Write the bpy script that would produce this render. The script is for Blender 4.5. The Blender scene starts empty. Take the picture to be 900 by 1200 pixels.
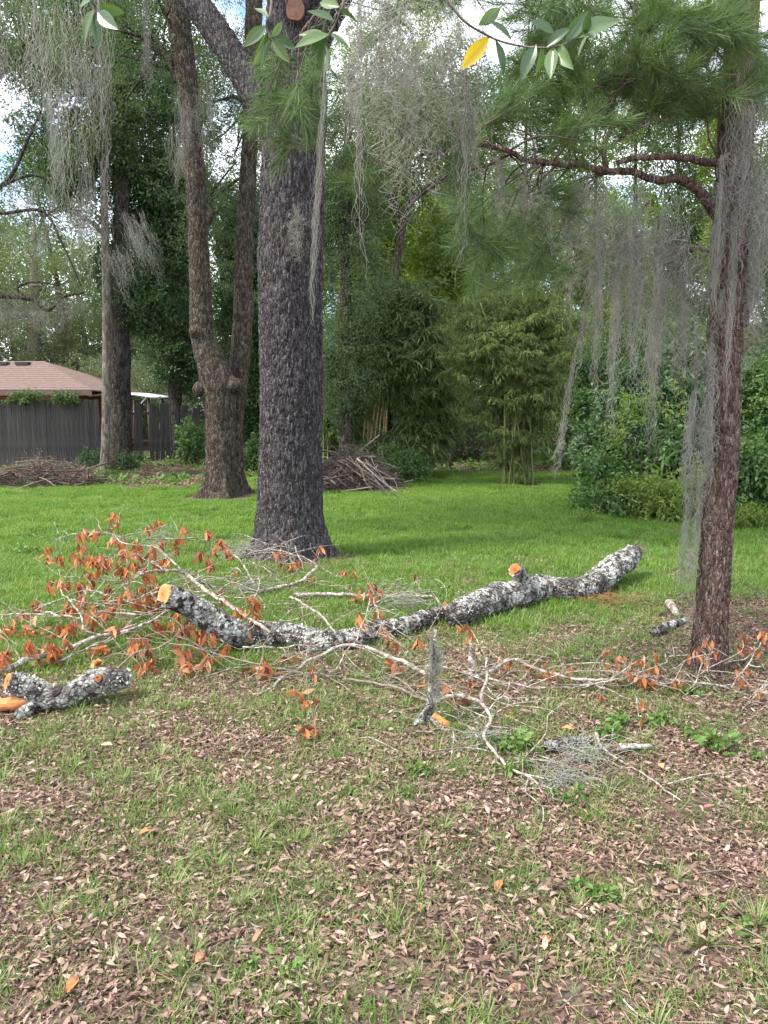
import bpy, math, random
import numpy as np
from mathutils import Vector, Matrix, Euler

random.seed(7)
RNG = np.random.default_rng(7)
SC = bpy.context.scene
COL = SC.collection

# ------------------------------------------------------------------ camera, sky, sun, exposure
EYE = 1.55
FPX = 906.0
PITCH = math.radians(7.5)
cam_d = bpy.data.cameras.new('camera')
cam = bpy.data.objects.new('camera', cam_d)
COL.objects.link(cam)
cam.location = (0, 0, EYE)
cam.rotation_euler = (math.radians(90) - PITCH, 0, 0)
cam_d.sensor_fit = 'HORIZONTAL'
cam_d.sensor_width = 36.0
cam_d.lens = 36.0 * FPX / 900.0
cam_d.clip_start = 0.05
cam_d.clip_end = 2000
SC.camera = cam

SUN_EL, SUN_AZ = math.radians(56), math.radians(-112)      # azimuth from +Y towards +X
world = bpy.data.worlds.new('World')
SC.world = world
world.use_nodes = True
wt = world.node_tree
for n in list(wt.nodes):
    wt.nodes.remove(n)
w_out = wt.nodes.new('ShaderNodeOutputWorld')
w_bg = wt.nodes.new('ShaderNodeBackground')
w_bg.inputs['Strength'].default_value = 0.15
w_sky = wt.nodes.new('ShaderNodeTexSky')
w_sky.sky_type = 'NISHITA'
w_sky.sun_disc = False
w_sky.sun_elevation = SUN_EL
w_sky.sun_rotation = SUN_AZ
w_sky.air_density = 1.0
w_sky.dust_density = 1.0
w_tc = wt.nodes.new('ShaderNodeTexCoord')
w_map = wt.nodes.new('ShaderNodeMapping')
w_map.inputs['Scale'].default_value = (1.0, 1.0, 2.2)
w_noise = wt.nodes.new('ShaderNodeTexNoise')
w_noise.inputs['Scale'].default_value = 2.6
w_noise.inputs['Detail'].default_value = 6
w_noise.inputs['Roughness'].default_value = 0.6
w_ramp = wt.nodes.new('ShaderNodeValToRGB')
w_ramp.color_ramp.elements[0].position = 0.38
w_ramp.color_ramp.elements[1].position = 0.62
w_mix = wt.nodes.new('ShaderNodeMixRGB')
w_mix.inputs['Color2'].default_value = (8.5, 8.5, 8.7, 1)       # bright cloud
wt.links.new(w_tc.outputs['Generated'], w_map.inputs['Vector'])
wt.links.new(w_map.outputs['Vector'], w_noise.inputs['Vector'])
wt.links.new(w_noise.outputs['Fac'], w_ramp.inputs['Fac'])
wt.links.new(w_ramp.outputs['Color'], w_mix.inputs['Fac'])
wt.links.new(w_sky.outputs['Color'], w_mix.inputs['Color1'])
wt.links.new(w_mix.outputs['Color'], w_bg.inputs['Color'])
wt.links.new(w_bg.outputs['Background'], w_out.inputs['Surface'])

sun_d = bpy.data.lights.new('sun', 'SUN')
sun_d.energy = 2.6
sun_d.angle = math.radians(10)
sun_d.color = (1.0, 0.93, 0.82)
sun = bpy.data.objects.new('sun', sun_d)
COL.objects.link(sun)
sdir = Vector((math.sin(SUN_AZ) * math.cos(SUN_EL), math.cos(SUN_AZ) * math.cos(SUN_EL), math.sin(SUN_EL)))
sun.rotation_euler = (-sdir).to_track_quat('-Z', 'Y').to_euler()
sun.location = (0, 0, 30)

SC.view_settings.view_transform = 'Standard'
SC.view_settings.look = 'None'
SC.view_settings.gamma = 1.0
SC.view_settings.use_curve_mapping = False
SC.view_settings.exposure = 1.46
SC.cycles.max_bounces = 6
SC.cycles.diffuse_bounces = 3
SC.cycles.transmission_bounces = 4
SC.cycles.glossy_bounces = 2
SC.cycles.use_denoising = True

# ------------------------------------------------------------------ pixel helpers (photo 900 x 1200) used to survey positions
CP, SP = math.cos(PITCH), math.sin(PITCH)


def ray(px, py):
    u, v = (px - 450) / FPX, (600 - py) / FPX
    return np.array([u, v * SP + CP, v * CP - SP])


def G(px, py, z=0.0):
    d = ray(px, py)
    t = (z - EYE) / d[2]
    return np.array([d[0] * t, d[1] * t, z])


def A(px, py, Y):
    d = ray(px, py)
    t = Y / d[1]
    return np.array([d[0] * t, Y, EYE + d[2] * t])


def proj(p):
    q = np.asarray(p, float) - np.array([0, 0, EYE])
    f = q[..., 1] * CP - q[..., 2] * SP
    u = q[..., 0] / f
    v = (q[..., 1] * SP + q[..., 2] * CP) / f
    return 450 + u * FPX, 600 - v * FPX


# ------------------------------------------------------------------ numpy noise
def _h(ix, iy, iz, seed=0):
    n = (ix.astype(np.int64) * 374761393 + iy.astype(np.int64) * 668265263 + iz.astype(np.int64) * 2147483647 + seed * 1274126177) & 0xffffffff
    n = ((n ^ (n >> 13)) * 1274126177) & 0xffffffff
    n = ((n ^ (n >> 16)) * 2246822519) & 0xffffffff
    n = n ^ (n >> 15)
    return (n & 0xffffff) / float(0xffffff)


def vn(p, seed=0):
    p = np.asarray(p, float)
    i = np.floor(p).astype(np.int64)
    f = p - i
    f = f * f * (3 - 2 * f)
    x, y, z = i[:, 0], i[:, 1], i[:, 2]
    fx, fy, fz = f[:, 0], f[:, 1], f[:, 2]
    r = 0
    for dx in (0, 1):
        for dy in (0, 1):
            for dz in (0, 1):
                w = (fx if dx else 1 - fx) * (fy if dy else 1 - fy) * (fz if dz else 1 - fz)
                r = r + w * _h(x + dx, y + dy, z + dz, seed)
    return r


def fbm(p, o=4, seed=0):
    p = np.asarray(p, float)
    a, s, t = 0.5, 0, 0
    for k in range(o):
        s = s + a * vn(p * 2 ** k + 17.3 * k, seed + k)
        t += a
        a *= 0.5
    return s / t


def cells(p, seed=0):
    """F1 and F2 distances and the id of the nearest cell"""
    p = np.asarray(p, float)
    i = np.floor(p).astype(np.int64)
    f1 = np.full(len(p), 9.0)
    f2 = np.full(len(p), 9.0)
    cid = np.zeros(len(p))
    for dx in (-1, 0, 1):
        for dy in (-1, 0, 1):
            for dz in (-1, 0, 1):
                c = i + np.array([dx, dy, dz])
                o = np.stack([_h(c[:, 0], c[:, 1], c[:, 2], seed + k) for k in (11, 22, 33)], 1)
                d = np.linalg.norm(c + o - p, axis=1)
                near = d < f1
                f2 = np.where(near, f1, np.minimum(f2, d))
                cid = np.where(near, o[:, 0], cid)
                f1 = np.where(near, d, f1)
    return f1, f2, cid


def sstep(a, b, x):
    t = np.clip((x - a) / (b - a), 0, 1)
    return t * t * (3 - 2 * t)


# ------------------------------------------------------------------ mesh helpers
def mesh_from(name, V, faces, mats, smooth=True, mat_idx=None):
    """faces: list of int arrays, each (k, n)"""
    me = bpy.data.meshes.new(name)
    V = np.asarray(V, np.float32)
    faces = [np.asarray(f, np.int32) for f in faces if len(f)]
    me.vertices.add(len(V))
    me.vertices.foreach_set('co', V.ravel())
    idx = np.concatenate([f.ravel() for f in faces])
    tot = np.concatenate([np.full(len(f), f.shape[1], np.int32) for f in faces])
    st = np.concatenate([[0], np.cumsum(tot)[:-1]]).astype(np.int32)
    me.loops.add(len(idx))
    me.loops.foreach_set('vertex_index', idx)
    me.polygons.add(len(tot))
    me.polygons.foreach_set('loop_start', st)
    me.polygons.foreach_set('loop_total', tot)
    me.polygons.foreach_set('use_smooth', np.full(len(tot), smooth, bool))
    if not isinstance(mats, (list, tuple)):
        mats = [mats]
    for m in mats:
        me.materials.append(m)
    if mat_idx is not None:
        me.polygons.foreach_set('material_index', np.asarray(mat_idx, np.int32))
    me.update(calc_edges=True)
    return me


def origin(o):
    v = np.zeros(3)
    while o is not None:
        v += np.array(o.location)
        o = o.parent
    return v


def link(o, parent=None):
    COL.objects.link(o)
    if parent is not None:
        o.parent = parent
    return o


def tag(o, label, cat, group=None):
    o['label'] = label
    o['category'] = cat
    if group:
        o['group'] = group
    return o


def thing(name, label, cat, loc, group=None):
    o = bpy.data.objects.new(name, None)
    o.empty_display_size = 0.1
    o.location = Vector(loc)
    COL.objects.link(o)
    return tag(o, label, cat, group)


def part(name, V, faces, mat, parent=None, base=None, smooth=True, stuff=False, structure=False, mat_idx=None):
    """V in world space; the object's origin goes to the parent's (or to base)"""
    V = np.asarray(V, float)
    off = origin(parent) if parent is not None else (np.zeros(3) if base is None else np.asarray(base, float))
    o = bpy.data.objects.new(name, mesh_from(name, V - off, faces, mat, smooth, mat_idx))
    if parent is None and base is not None:
        o.location = Vector(base)
    link(o, parent)
    if stuff:
        o['kind'] = 'stuff'
    if structure:
        o['kind'] = 'structure'
    return o


def box(c, s, R=None):
    x, y, z = np.array(s) / 2
    V = np.array([[-x, -y, -z], [x, -y, -z], [x, y, -z], [-x, y, -z], [-x, -y, z], [x, -y, z], [x, y, z], [-x, y, z]])
    if R is not None:
        V = V @ np.array(R).T
    F = np.array([[0, 3, 2, 1], [4, 5, 6, 7], [0, 1, 5, 4], [1, 2, 6, 5], [2, 3, 7, 6], [3, 0, 4, 7]])
    return V + np.asarray(c, float), F


class Bag:
    """collects shapes for one mesh"""

    def __init__(s):
        s.V, s.Q, s.T, s.n = [], [], [], 0

    def add(s, V, *fs):
        for f in fs:
            f = np.asarray(f, np.int64)
            if len(f) == 0:
                continue
            (s.Q if f.shape[1] == 4 else s.T).append(f + s.n)
        s.V.append(np.asarray(V, float))
        s.n += len(V)
        return s

    def get(s):
        fs = []
        if s.Q:
            fs.append(np.concatenate(s.Q))
        if s.T:
            fs.append(np.concatenate(s.T))
        return np.concatenate(s.V), fs


def spline(P, step):
    """Catmull-Rom through rows (x, y, z, r)"""
    P = np.asarray(P, float)
    if len(P) == 2:
        n = max(2, int(np.linalg.norm(P[1, :3] - P[0, :3]) / step) + 1)
        t = np.linspace(0, 1, n)[:, None]
        return P[0] * (1 - t) + P[1] * t
    Q = np.vstack([2 * P[0] - P[1], P, 2 * P[-1] - P[-2]])
    out = []
    for k in range(len(P) - 1):
        a, b, c, d = Q[k], Q[k + 1], Q[k + 2], Q[k + 3]
        n = max(2, int(np.linalg.norm(c[:3] - b[:3]) / step))
        for t in np.linspace(0, 1, n, endpoint=False):
            out.append(0.5 * (2 * b + (c - a) * t + (2 * a - 5 * b + 4 * c - d) * t * t + (3 * b - a - 3 * c + d) * t ** 3))
    out.append(P[-1])
    out = np.array(out)
    out[:, 3] = np.maximum(out[:, 3], 0.0006)
    return out


def tube(P, seg=8, cap=True, disp=None):
    """P rows (x,y,z,r). disp(pos, nrm, s, th, r) -> offset along the normal"""
    P = np.asarray(P, float)
    n = len(P)
    C, R = P[:, :3], P[:, 3]
    T = np.gradient(C, axis=0)
    T /= np.linalg.norm(T, axis=1)[:, None] + 1e-9
    up = np.array([1.0, 0, 0]) if abs(T[0, 0]) < 0.8 else np.array([0, 0, 1.0])
    U = np.zeros((n, 3))
    u = up - T[0] * up.dot(T[0])
    u /= np.linalg.norm(u)
    for k in range(n):
        u = u - T[k] * u.dot(T[k])
        u /= np.linalg.norm(u) + 1e-9
        U[k] = u
    W = np.cross(T, U)
    th = np.linspace(0, 2 * math.pi, seg, endpoint=False)
    Nn = U[:, None] * np.cos(th)[None, :, None] + W[:, None] * np.sin(th)[None, :, None]
    s = np.concatenate([[0], np.cumsum(np.linalg.norm(np.diff(C, axis=0), axis=1))])
    V = C[:, None] + Nn * R[:, None, None]
    if disp is not None:
        d = disp(V.reshape(-1, 3), Nn.reshape(-1, 3), np.repeat(s, seg), np.tile(th, n), np.repeat(R, seg))
        V = V + Nn * d.reshape(n, seg)[:, :, None]
    V = V.reshape(-1, 3)
    i = np.arange(n - 1)[:, None] * seg
    j = np.arange(seg)[None, :]
    k = (j + 1) % seg
    Q = np.stack([i + j, i + k, i + seg + k, i + seg + j], -1).reshape(-1, 4)
    if not cap:
        return V, Q, np.zeros((0, 3), int)
    m = len(V)
    V = np.vstack([V, C[0], C[-1]])
    jj = np.arange(seg)
    kk = (jj + 1) % seg
    T1 = np.stack([np.full(seg, m), kk, jj], 1)
    b = (n - 1) * seg
    T2 = np.stack([np.full(seg, m + 1), b + jj, b + kk], 1)
    return V, Q, np.vstack([T1, T2])


def basis(d, roll=None, n=None):
    """x axes = d, with random (or given) roll: returns X, Y, Z arrays"""
    d = d / (np.linalg.norm(d, axis=1)[:, None] + 1e-9)
    if n is None:
        n = RNG.normal(size=d.shape)
    y = np.cross(n, d)
    y /= np.linalg.norm(y, axis=1)[:, None] + 1e-9
    z = np.cross(d, y)
    return d, y, z


def stamp(TV, TF, pos, X, Y, Z, L, W=None, H=None):
    """copies of a template: TV (m,3) scaled by L along X, W along Y, H along Z"""
    n, m = len(pos), len(TV)
    L = np.broadcast_to(L, n)
    W = L if W is None else np.broadcast_to(W, n)
    H = L if H is None else np.broadcast_to(H, n)
    V = (pos[:, None] + X[:, None] * (TV[None, :, 0:1] * L[:, None, None])
         + Y[:, None] * (TV[None, :, 1:2] * W[:, None, None]) + Z[:, None] * (TV[None, :, 2:3] * H[:, None, None]))
    F = (TF[None] + (np.arange(n) * m)[:, None, None]).reshape(-1, TF.shape[1])
    return V.reshape(-1, 3), F


# templates (x along the leaf, y across, z thickness/bend)
LEAF4 = (np.array([[0, 0, 0], [0.45, 0.5, 0.05], [1, 0, -0.06], [0.45, -0.5, 0.05]]), np.array([[0, 3, 2], [0, 2, 1]]))
LEAF7 = (np.array([[0, 0, 0], [0.3, 0.42, 0.08], [0.65, 0.40, 0.03], [1, 0, -0.16], [0.65, -0.40, 0.03], [0.3, -0.42, 0.08], [0.48, 0, 0.0]]),
         np.array([[0, 6, 1], [1, 6, 2], [2, 6, 3], [3, 6, 4], [4, 6, 5], [5, 6, 0]]))
BLADE = (np.array([[0, 0.5, 0], [0, -0.5, 0], [0.55, 0.36, 0.10], [0.55, -0.36, 0.10], [1, 0, 0.42]]),
         np.array([[0, 1, 3], [0, 3, 2], [2, 3, 4]]))
NEEDLE = (np.array([[0, 0.5, 0], [0, -0.5, 0], [0.6, 0.4, 0.03], [0.6, -0.4, 0.03], [1, 0, 0.09]]),
          np.array([[0, 1, 3], [0, 3, 2], [2, 3, 4]]))


# ------------------------------------------------------------------ materials
def nd(nt, typ, **kw):
    n = nt.nodes.new(typ)
    for k, v in kw.items():
        if hasattr(n, k) and k not in n.inputs:
            setattr(n, k, v)
        else:
            n.inputs[k.replace('_', ' ')].default_value = v
    return n


def ramp(nt, fac, stops, interp='LINEAR'):
    r = nt.nodes.new('ShaderNodeValToRGB')
    cr = r.color_ramp
    cr.interpolation = interp
    while len(cr.elements) < len(stops):
        cr.elements.new(0.5)
    for e, (p, c) in zip(cr.elements, stops):
        e.position = p
        e.color = (*c, 1) if len(c) == 3 else c
    nt.links.new(fac, r.inputs['Fac'])
    return r.outputs['Color']


def mixc(nt, fac, a, b, mode='MIX'):
    m = nt.nodes.new('ShaderNodeMixRGB')
    m.blend_type = mode
    for s, v in (('Fac', fac), ('Color1', a), ('Color2', b)):
        if hasattr(v, 'links'):
            nt.links.new(v, m.inputs[s])
        else:
            m.inputs[s].default_value = v if not isinstance(v, tuple) else (*v[:3], 1)
    return m.outputs['Color']


def mth(nt, op, a, b=None):
    m = nt.nodes.new('ShaderNodeMath')
    m.operation = op
    for k, v in enumerate((a, b)):
        if v is None:
            continue
        if hasattr(v, 'links'):
            nt.links.new(v, m.inputs[k])
        else:
            m.inputs[k].default_value = v
    return m.outputs[0]


def new_mat(name, rough=0.8, spec=0.3):
    m = bpy.data.materials.new(name)
    m.use_nodes = True
    nt = m.node_tree
    b = nt.nodes['Principled BSDF']
    b.inputs['Roughness'].default_value = rough
    b.inputs['Specular IOR Level'].default_value = spec
    return m, nt, b


def coords(nt, scale=(1, 1, 1), kind='Object'):
    t = nt.nodes.new('ShaderNodeTexCoord')
    mp = nt.nodes.new('ShaderNodeMapping')
    mp.inputs['Scale'].default_value = scale
    nt.links.new(t.outputs[kind], mp.inputs['Vector'])
    return mp.outputs['Vector']


def noise(nt, vec, scale, detail=4, rough=0.55, out='Fac'):
    n = nt.nodes.new('ShaderNodeTexNoise')
    n.inputs['Scale'].default_value = scale
    n.inputs['Detail'].default_value = detail
    n.inputs['Roughness'].default_value = rough
    if vec is not None:
        nt.links.new(vec, n.inputs['Vector'])
    return n.outputs[out]


def bump(nt, b, h, dist=0.01, strength=1.0):
    n = nt.nodes.new('ShaderNodeBump')
    n.inputs['Distance'].default_value = dist
    n.inputs['Strength'].default_value = strength
    nt.links.new(h, n.inputs['Height'])
    nt.links.new(n.outputs['Normal'], b.inputs['Normal'])


def leaf_mat(name, stops, transl=0.35, rough=0.5, spec=0.35, mixobj=0.4, tint=None):
    """colour differs leaf by leaf (mesh island) and a little by clump"""
    m, nt, b = new_mat(name, rough, spec)
    g = nt.nodes.new('ShaderNodeNewGeometry')
    oi = nt.nodes.new('ShaderNodeObjectInfo')
    f = mth(nt, 'ADD', mth(nt, 'MULTIPLY', g.outputs['Random Per Island'], 1 - mixobj), mth(nt, 'MULTIPLY', oi.outputs['Random'], mixobj))
    c = ramp(nt, f, stops)
    nt.links.new(c, b.inputs['Base Color'])
    if transl > 0:
        tr = nt.nodes.new('ShaderNodeBsdfTranslucent')
        tc = mixc(nt, 1.0, c, tint or (1.15, 1.25, 0.55), 'MULTIPLY')
        nt.links.new(tc, tr.inputs['Color'])
        mx = nt.nodes.new('ShaderNodeMixShader')
        mx.inputs['Fac'].default_value = transl
        nt.links.new(b.outputs['BSDF'], mx.inputs[1])
        nt.links.new(tr.outputs['BSDF'], mx.inputs[2])
        nt.links.new(mx.outputs['Shader'], nt.nodes['Material Output'].inputs['Surface'])
    return m


def bark_mat(name, dark, mid, light, vscale=(14, 14, 5), nscale=30, lichen=None, rough=0.95, bd=0.012, patch=None):
    m, nt, b = new_mat(name, rough, 0.15)
    v = coords(nt, (1, 1, 1))
    w = noise(nt, v, 6, 3, 0.5, 'Color')
    vv = nt.nodes.new('ShaderNodeVectorMath')
    vv.operation = 'MULTIPLY_ADD'
    nt.links.new(w, vv.inputs[0])
    vv.inputs[1].default_value = (0.05, 0.05, 0.08)
    nt.links.new(v, vv.inputs[2])
    mp = nt.nodes.new('ShaderNodeMapping')
    mp.inputs['Scale'].default_value = vscale
    nt.links.new(vv.outputs[0], mp.inputs['Vector'])
    vo = nt.nodes.new('ShaderNodeTexVoronoi')
    vo.feature = 'DISTANCE_TO_EDGE'
    vo.inputs['Scale'].default_value = 1.0
    nt.links.new(mp.outputs['Vector'], vo.inputs['Vector'])
    vc = nt.nodes.new('ShaderNodeTexVoronoi')
    vc.feature = 'F1'
    vc.inputs['Scale'].default_value = 1.0
    nt.links.new(mp.outputs['Vector'], vc.inputs['Vector'])
    fine = noise(nt, v, nscale, 5, 0.65)
    plate = ramp(nt, vo.outputs['Distance'], [(0.0, (0, 0, 0)), (0.16, (0.75, 0.75, 0.75)), (0.5, (1, 1, 1))])
    tone = mixc(nt, 0.5, vc.outputs['Color'], fine)
    bw = nt.nodes.new('ShaderNodeRGBToBW')
    nt.links.new(tone, bw.inputs['Color'])
    c = ramp(nt, bw.outputs['Val'], [(0.25, dark), (0.5, mid), (0.75, light)])
    if patch:
        pm = ramp(nt, noise(nt, v, 3.5, 3, 0.5), [(0.45, (0, 0, 0)), (0.62, (1, 1, 1))])
        c = mixc(nt, pm, c, mixc(nt, 0.6, c, patch))
    if lichen:
        lm = ramp(nt, noise(nt, v, lichen[1], 6, 0.68), [(lichen[2], (0, 0, 0)), (lichen[2] + 0.05, (1, 1, 1))])
        lc = ramp(nt, noise(nt, v, 60, 3), [(0.3, tuple(x * 0.55 for x in lichen[0])), (0.65, lichen[0])])
        if name == 'lichen_log_bark':
            big = ramp(nt, noise(nt, v, 5.5, 4, 0.6), [(0.40, (0.08, 0.08, 0.08)), (0.56, (1, 1, 1))])
            lm = mixc(nt, 1.0, lm, big, 'MULTIPLY')
            lc = mixc(nt, ramp(nt, noise(nt, v, 9, 4, 0.6), [(0.42, (0, 0, 0)), (0.6, (0.75, 0.75, 0.75))]), lc, (0.33, 0.345, 0.29))
        c = mixc(nt, lm, c, lc)
    nt.links.new(c, b.inputs['Base Color'])
    h = mth(nt, 'ADD', mth(nt, 'MULTIPLY', plate, 1.0), mth(nt, 'MULTIPLY', fine, 0.7))
    bump(nt, b, h, bd)
    return m


def plain_mat(name, c1, c2, scale=8, rough=0.8, spec=0.3, stretch=(1, 1, 1), bd=0.004, metal=0):
    m, nt, b = new_mat(name, rough, spec)
    v = coords(nt, stretch)
    n = noise(nt, v, scale, 5, 0.6)
    nt.links.new(ramp(nt, n, [(0.3, c1), (0.7, c2)]), b.inputs['Base Color'])
    b.inputs['Metallic'].default_value = metal
    bump(nt, b, n, bd)
    return m


MAT = {}
MAT['oakbark'] = bark_mat('dark_bark', (0.034, 0.030, 0.031), (0.098, 0.088, 0.091), (0.235, 0.218, 0.222), (64, 64, 14), 95, None, bd=0.03)
MAT['pinebark'] = bark_mat('pine_bark', (0.060, 0.037, 0.030), (0.185, 0.120, 0.098), (0.36, 0.275, 0.24), (72, 72, 20), 120, ((0.32, 0.33, 0.27), 9, 0.62), bd=0.022)
MAT['twinbark'] = bark_mat('grey_brown_bark', (0.030, 0.023, 0.018), (0.085, 0.067, 0.053), (0.19, 0.16, 0.135), (40, 40, 13), 55, ((0.24, 0.25, 0.20), 5, 0.64), bd=0.03)
MAT['farbark'] = bark_mat('far_bark', (0.022, 0.019, 0.016), (0.055, 0.047, 0.039), (0.115, 0.10, 0.085), (22, 22, 7), 20, None, bd=0.02)
MAT['greybark'] = bark_mat('pale_grey_bark', (0.08, 0.065, 0.05), (0.16, 0.14, 0.115), (0.29, 0.26, 0.22), (22, 22, 6), 30, None, bd=0.012)
MAT['lichen'] = bark_mat('lichen_log_bark', (0.024, 0.020, 0.019), (0.070, 0.060, 0.054), (0.18, 0.16, 0.145), (30, 30, 30), 55, ((0.72, 0.72, 0.69), 19, 0.465), bd=0.016)
MAT['branch'] = bark_mat('pale_dead_branch', (0.11, 0.086, 0.066), (0.27, 0.225, 0.185), (0.50, 0.46, 0.41), (40, 40, 40), 60, ((0.62, 0.61, 0.55), 22, 0.55), bd=0.004)
MAT['stick'] = plain_mat('grey_brown_stick', (0.10, 0.08, 0.062), (0.29, 0.245, 0.20), 30, 0.9, 0.15)
MAT['greystick'] = plain_mat('grey_twig', (0.075, 0.064, 0.058), (0.23, 0.205, 0.19), 30, 0.9, 0.15)
MAT['darkstick'] = plain_mat('dark_stick', (0.045, 0.036, 0.031), (0.15, 0.125, 0.11), 30, 0.9, 0.15)
MAT['rawwood'] = plain_mat('torn_orange_wood', (0.34, 0.12, 0.045), (0.62, 0.28, 0.11), 20, 0.8, 0.2, (1, 6, 6))
MAT['scar'] = plain_mat('brown_scar', (0.10, 0.056, 0.042), (0.21, 0.12, 0.088), 14, 0.9, 0.1)
MAT['fence'] = plain_mat('weathered_fence_wood', (0.036, 0.034, 0.032), (0.125, 0.12, 0.112), 7, 0.9, 0.15, (9, 9, 0.7), bd=0.006)
MAT['roof'] = plain_mat('red_brown_shingle', (0.105, 0.073, 0.063), (0.20, 0.145, 0.128), 5, 0.9, 0.2, (1, 3.5, 5), bd=0.01)
MAT['brick'] = plain_mat('orange_brick', (0.25, 0.11, 0.06), (0.42, 0.21, 0.12), 6, 0.9, 0.2)
MAT['white'] = plain_mat('white_paint', (0.70, 0.72, 0.74), (0.80, 0.81, 0.82), 2, 0.4, 0.5, bd=0.001)
MAT['trim'] = plain_mat('brown_trim', (0.10, 0.065, 0.055), (0.15, 0.10, 0.085), 4, 0.6, 0.3)
MAT['cane'] = plain_mat('tan_cane', (0.20, 0.145, 0.065), (0.40, 0.31, 0.15), 6, 0.5, 0.4, (1, 1, 6))
MAT['greencane'] = plain_mat('green_cane', (0.10, 0.12, 0.04), (0.24, 0.25, 0.10), 6, 0.5, 0.4, (1, 1, 6))
MAT['greenstem'] = plain_mat('green_stem', (0.07, 0.10, 0.03), (0.14, 0.18, 0.06), 20, 0.6, 0.3)
MAT['shed'] = plain_mat('roof_vent_metal', (0.02, 0.018, 0.018), (0.05, 0.045, 0.045), 6, 0.6, 0.4)


def wood_cut():
    m, nt, b = new_mat('orange_cut_wood', 0.75, 0.2)
    v = coords(nt, (1, 1, 1))
    ln = nt.nodes.new('ShaderNodeVectorMath')
    ln.operation = 'LENGTH'
    nt.links.new(v, ln.inputs[0])
    r = mth(nt, 'ADD', ln.outputs['Value'], mth(nt, 'MULTIPLY', noise(nt, v, 14, 3), 0.03))
    ring = mth(nt, 'SINE', mth(nt, 'MULTIPLY', r, 520.0))
    c = ramp(nt, r, [(0.0, (0.06, 0.024, 0.012)), (0.024, (0.12, 0.045, 0.018)), (0.034, (0.42, 0.145, 0.045)), (0.062, (0.55, 0.22, 0.075)), (0.078, (0.58, 0.32, 0.15)), (0.105, (0.50, 0.33, 0.20))])
    c = mixc(nt, 0.10, c, ramp(nt, ring, [(0, (0.35, 0.14, 0.05)), (1, (0.8, 0.45, 0.2))]))
    c = mixc(nt, 0.45, c, noise(nt, v, 60, 5, 0.7, 'Fac'), 'OVERLAY')
    nt.links.new(c, b.inputs['Base Color'])
    bump(nt, b, ring, 0.0006)
    return m


MAT['cut'] = wood_cut()

MAT['lawn'] = leaf_mat('lawn_grass', [(0.0, (0.080, 0.158, 0.020)), (0.5, (0.140, 0.248, 0.038)), (0.9, (0.235, 0.335, 0.080)), (1.0, (0.40, 0.39, 0.20))], 0.35, 0.5, 0.3, 0.35)
MAT['lawn_dry'] = None
_nt = MAT['lawn'].node_tree
_g = _nt.nodes.new('ShaderNodeNewGeometry')
_dr = ramp(_nt, noise(_nt, _g.outputs['Position'], 0.55, 5, 0.65), [(0.35, (0.78, 0.86, 0.85)), (0.55, (1.0, 1.0, 1.0)), (0.75, (1.42, 1.12, 1.2))])
_b = _nt.nodes['Principled BSDF']
_src = _b.inputs['Base Color'].links[0].from_socket
_nt.links.new(mixc(_nt, 1.0, _src, _dr, 'MULTIPLY'), _b.inputs['Base Color'])
del MAT['lawn_dry']
MAT['tuft'] = leaf_mat('ground_grass', [(0.0, (0.062, 0.120, 0.024)), (0.5, (0.128, 0.212, 0.048)), (0.78, (0.22, 0.29, 0.095)), (1.0, (0.44, 0.40, 0.25))], 0.3, 0.5, 0.3, 0.4)
MAT['litter'] = leaf_mat('leaf_litter', [(0.0, (0.065, 0.040, 0.031)), (0.25, (0.15, 0.094, 0.073)), (0.5, (0.26, 0.173, 0.136)), (0.75, (0.37, 0.262, 0.212)), (0.95, (0.48, 0.375, 0.31)), (1.0, (0.46, 0.19, 0.085))], 0.12, 0.75, 0.2, 0.25, (1.1, 0.9, 0.7))
MAT['needle_litter'] = leaf_mat('needle_litter', [(0.0, (0.10, 0.06, 0.04)), (0.6, (0.27, 0.17, 0.11)), (1.0, (0.46, 0.35, 0.25))], 0, 0.8, 0.2, 0.2)
MAT['deadleaf'] = leaf_mat('dead_orange_leaf', [(0.0, (0.13, 0.066, 0.040)), (0.25, (0.32, 0.130, 0.062)), (0.5, (0.48, 0.19, 0.080)), (0.8, (0.59, 0.28, 0.125)), (1.0, (0.66, 0.45, 0.28))], 0.4, 0.6, 0.3, 1.0, (1.3, 0.85, 0.5))
MAT['oakleaf'] = leaf_mat('oak_leaves', [(0.0, (0.045, 0.080, 0.036)), (0.5, (0.080, 0.130, 0.055)), (1.0, (0.145, 0.20, 0.08))])
MAT['darkleaf'] = leaf_mat('dark_leaves', [(0.0, (0.030, 0.062, 0.027)), (0.5, (0.058, 0.108, 0.046)), (1.0, (0.115, 0.175, 0.068))], 0.25)
MAT['blueleaf'] = leaf_mat('blue_green_leaves', [(0.0, (0.062, 0.104, 0.052)), (0.5, (0.105, 0.162, 0.076)), (1.0, (0.18, 0.235, 0.105))], 0.25)
MAT['limeleaf'] = leaf_mat('lime_leaves', [(0.0, (0.085, 0.135, 0.028)), (0.5, (0.155, 0.22, 0.046)), (1.0, (0.28, 0.34, 0.09))], 0.45)
MAT['paleleaf'] = leaf_mat('pale_leaves', [(0.0, (0.075, 0.105, 0.060)), (0.5, (0.13, 0.165, 0.095)), (1.0, (0.20, 0.235, 0.14))], 0.4)
MAT['bambooleaf'] = leaf_mat('bamboo_leaves', [(0.0, (0.055, 0.088, 0.028)), (0.4, (0.118, 0.168, 0.054)), (0.8, (0.21, 0.26, 0.09)), (1.0, (0.45, 0.45, 0.20))], 0.3)
MAT['bamboodark'] = leaf_mat('dark_bamboo_leaves', [(0.0, (0.055, 0.092, 0.036)), (0.5, (0.115, 0.172, 0.064)), (1.0, (0.26, 0.32, 0.14))], 0.3)
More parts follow.
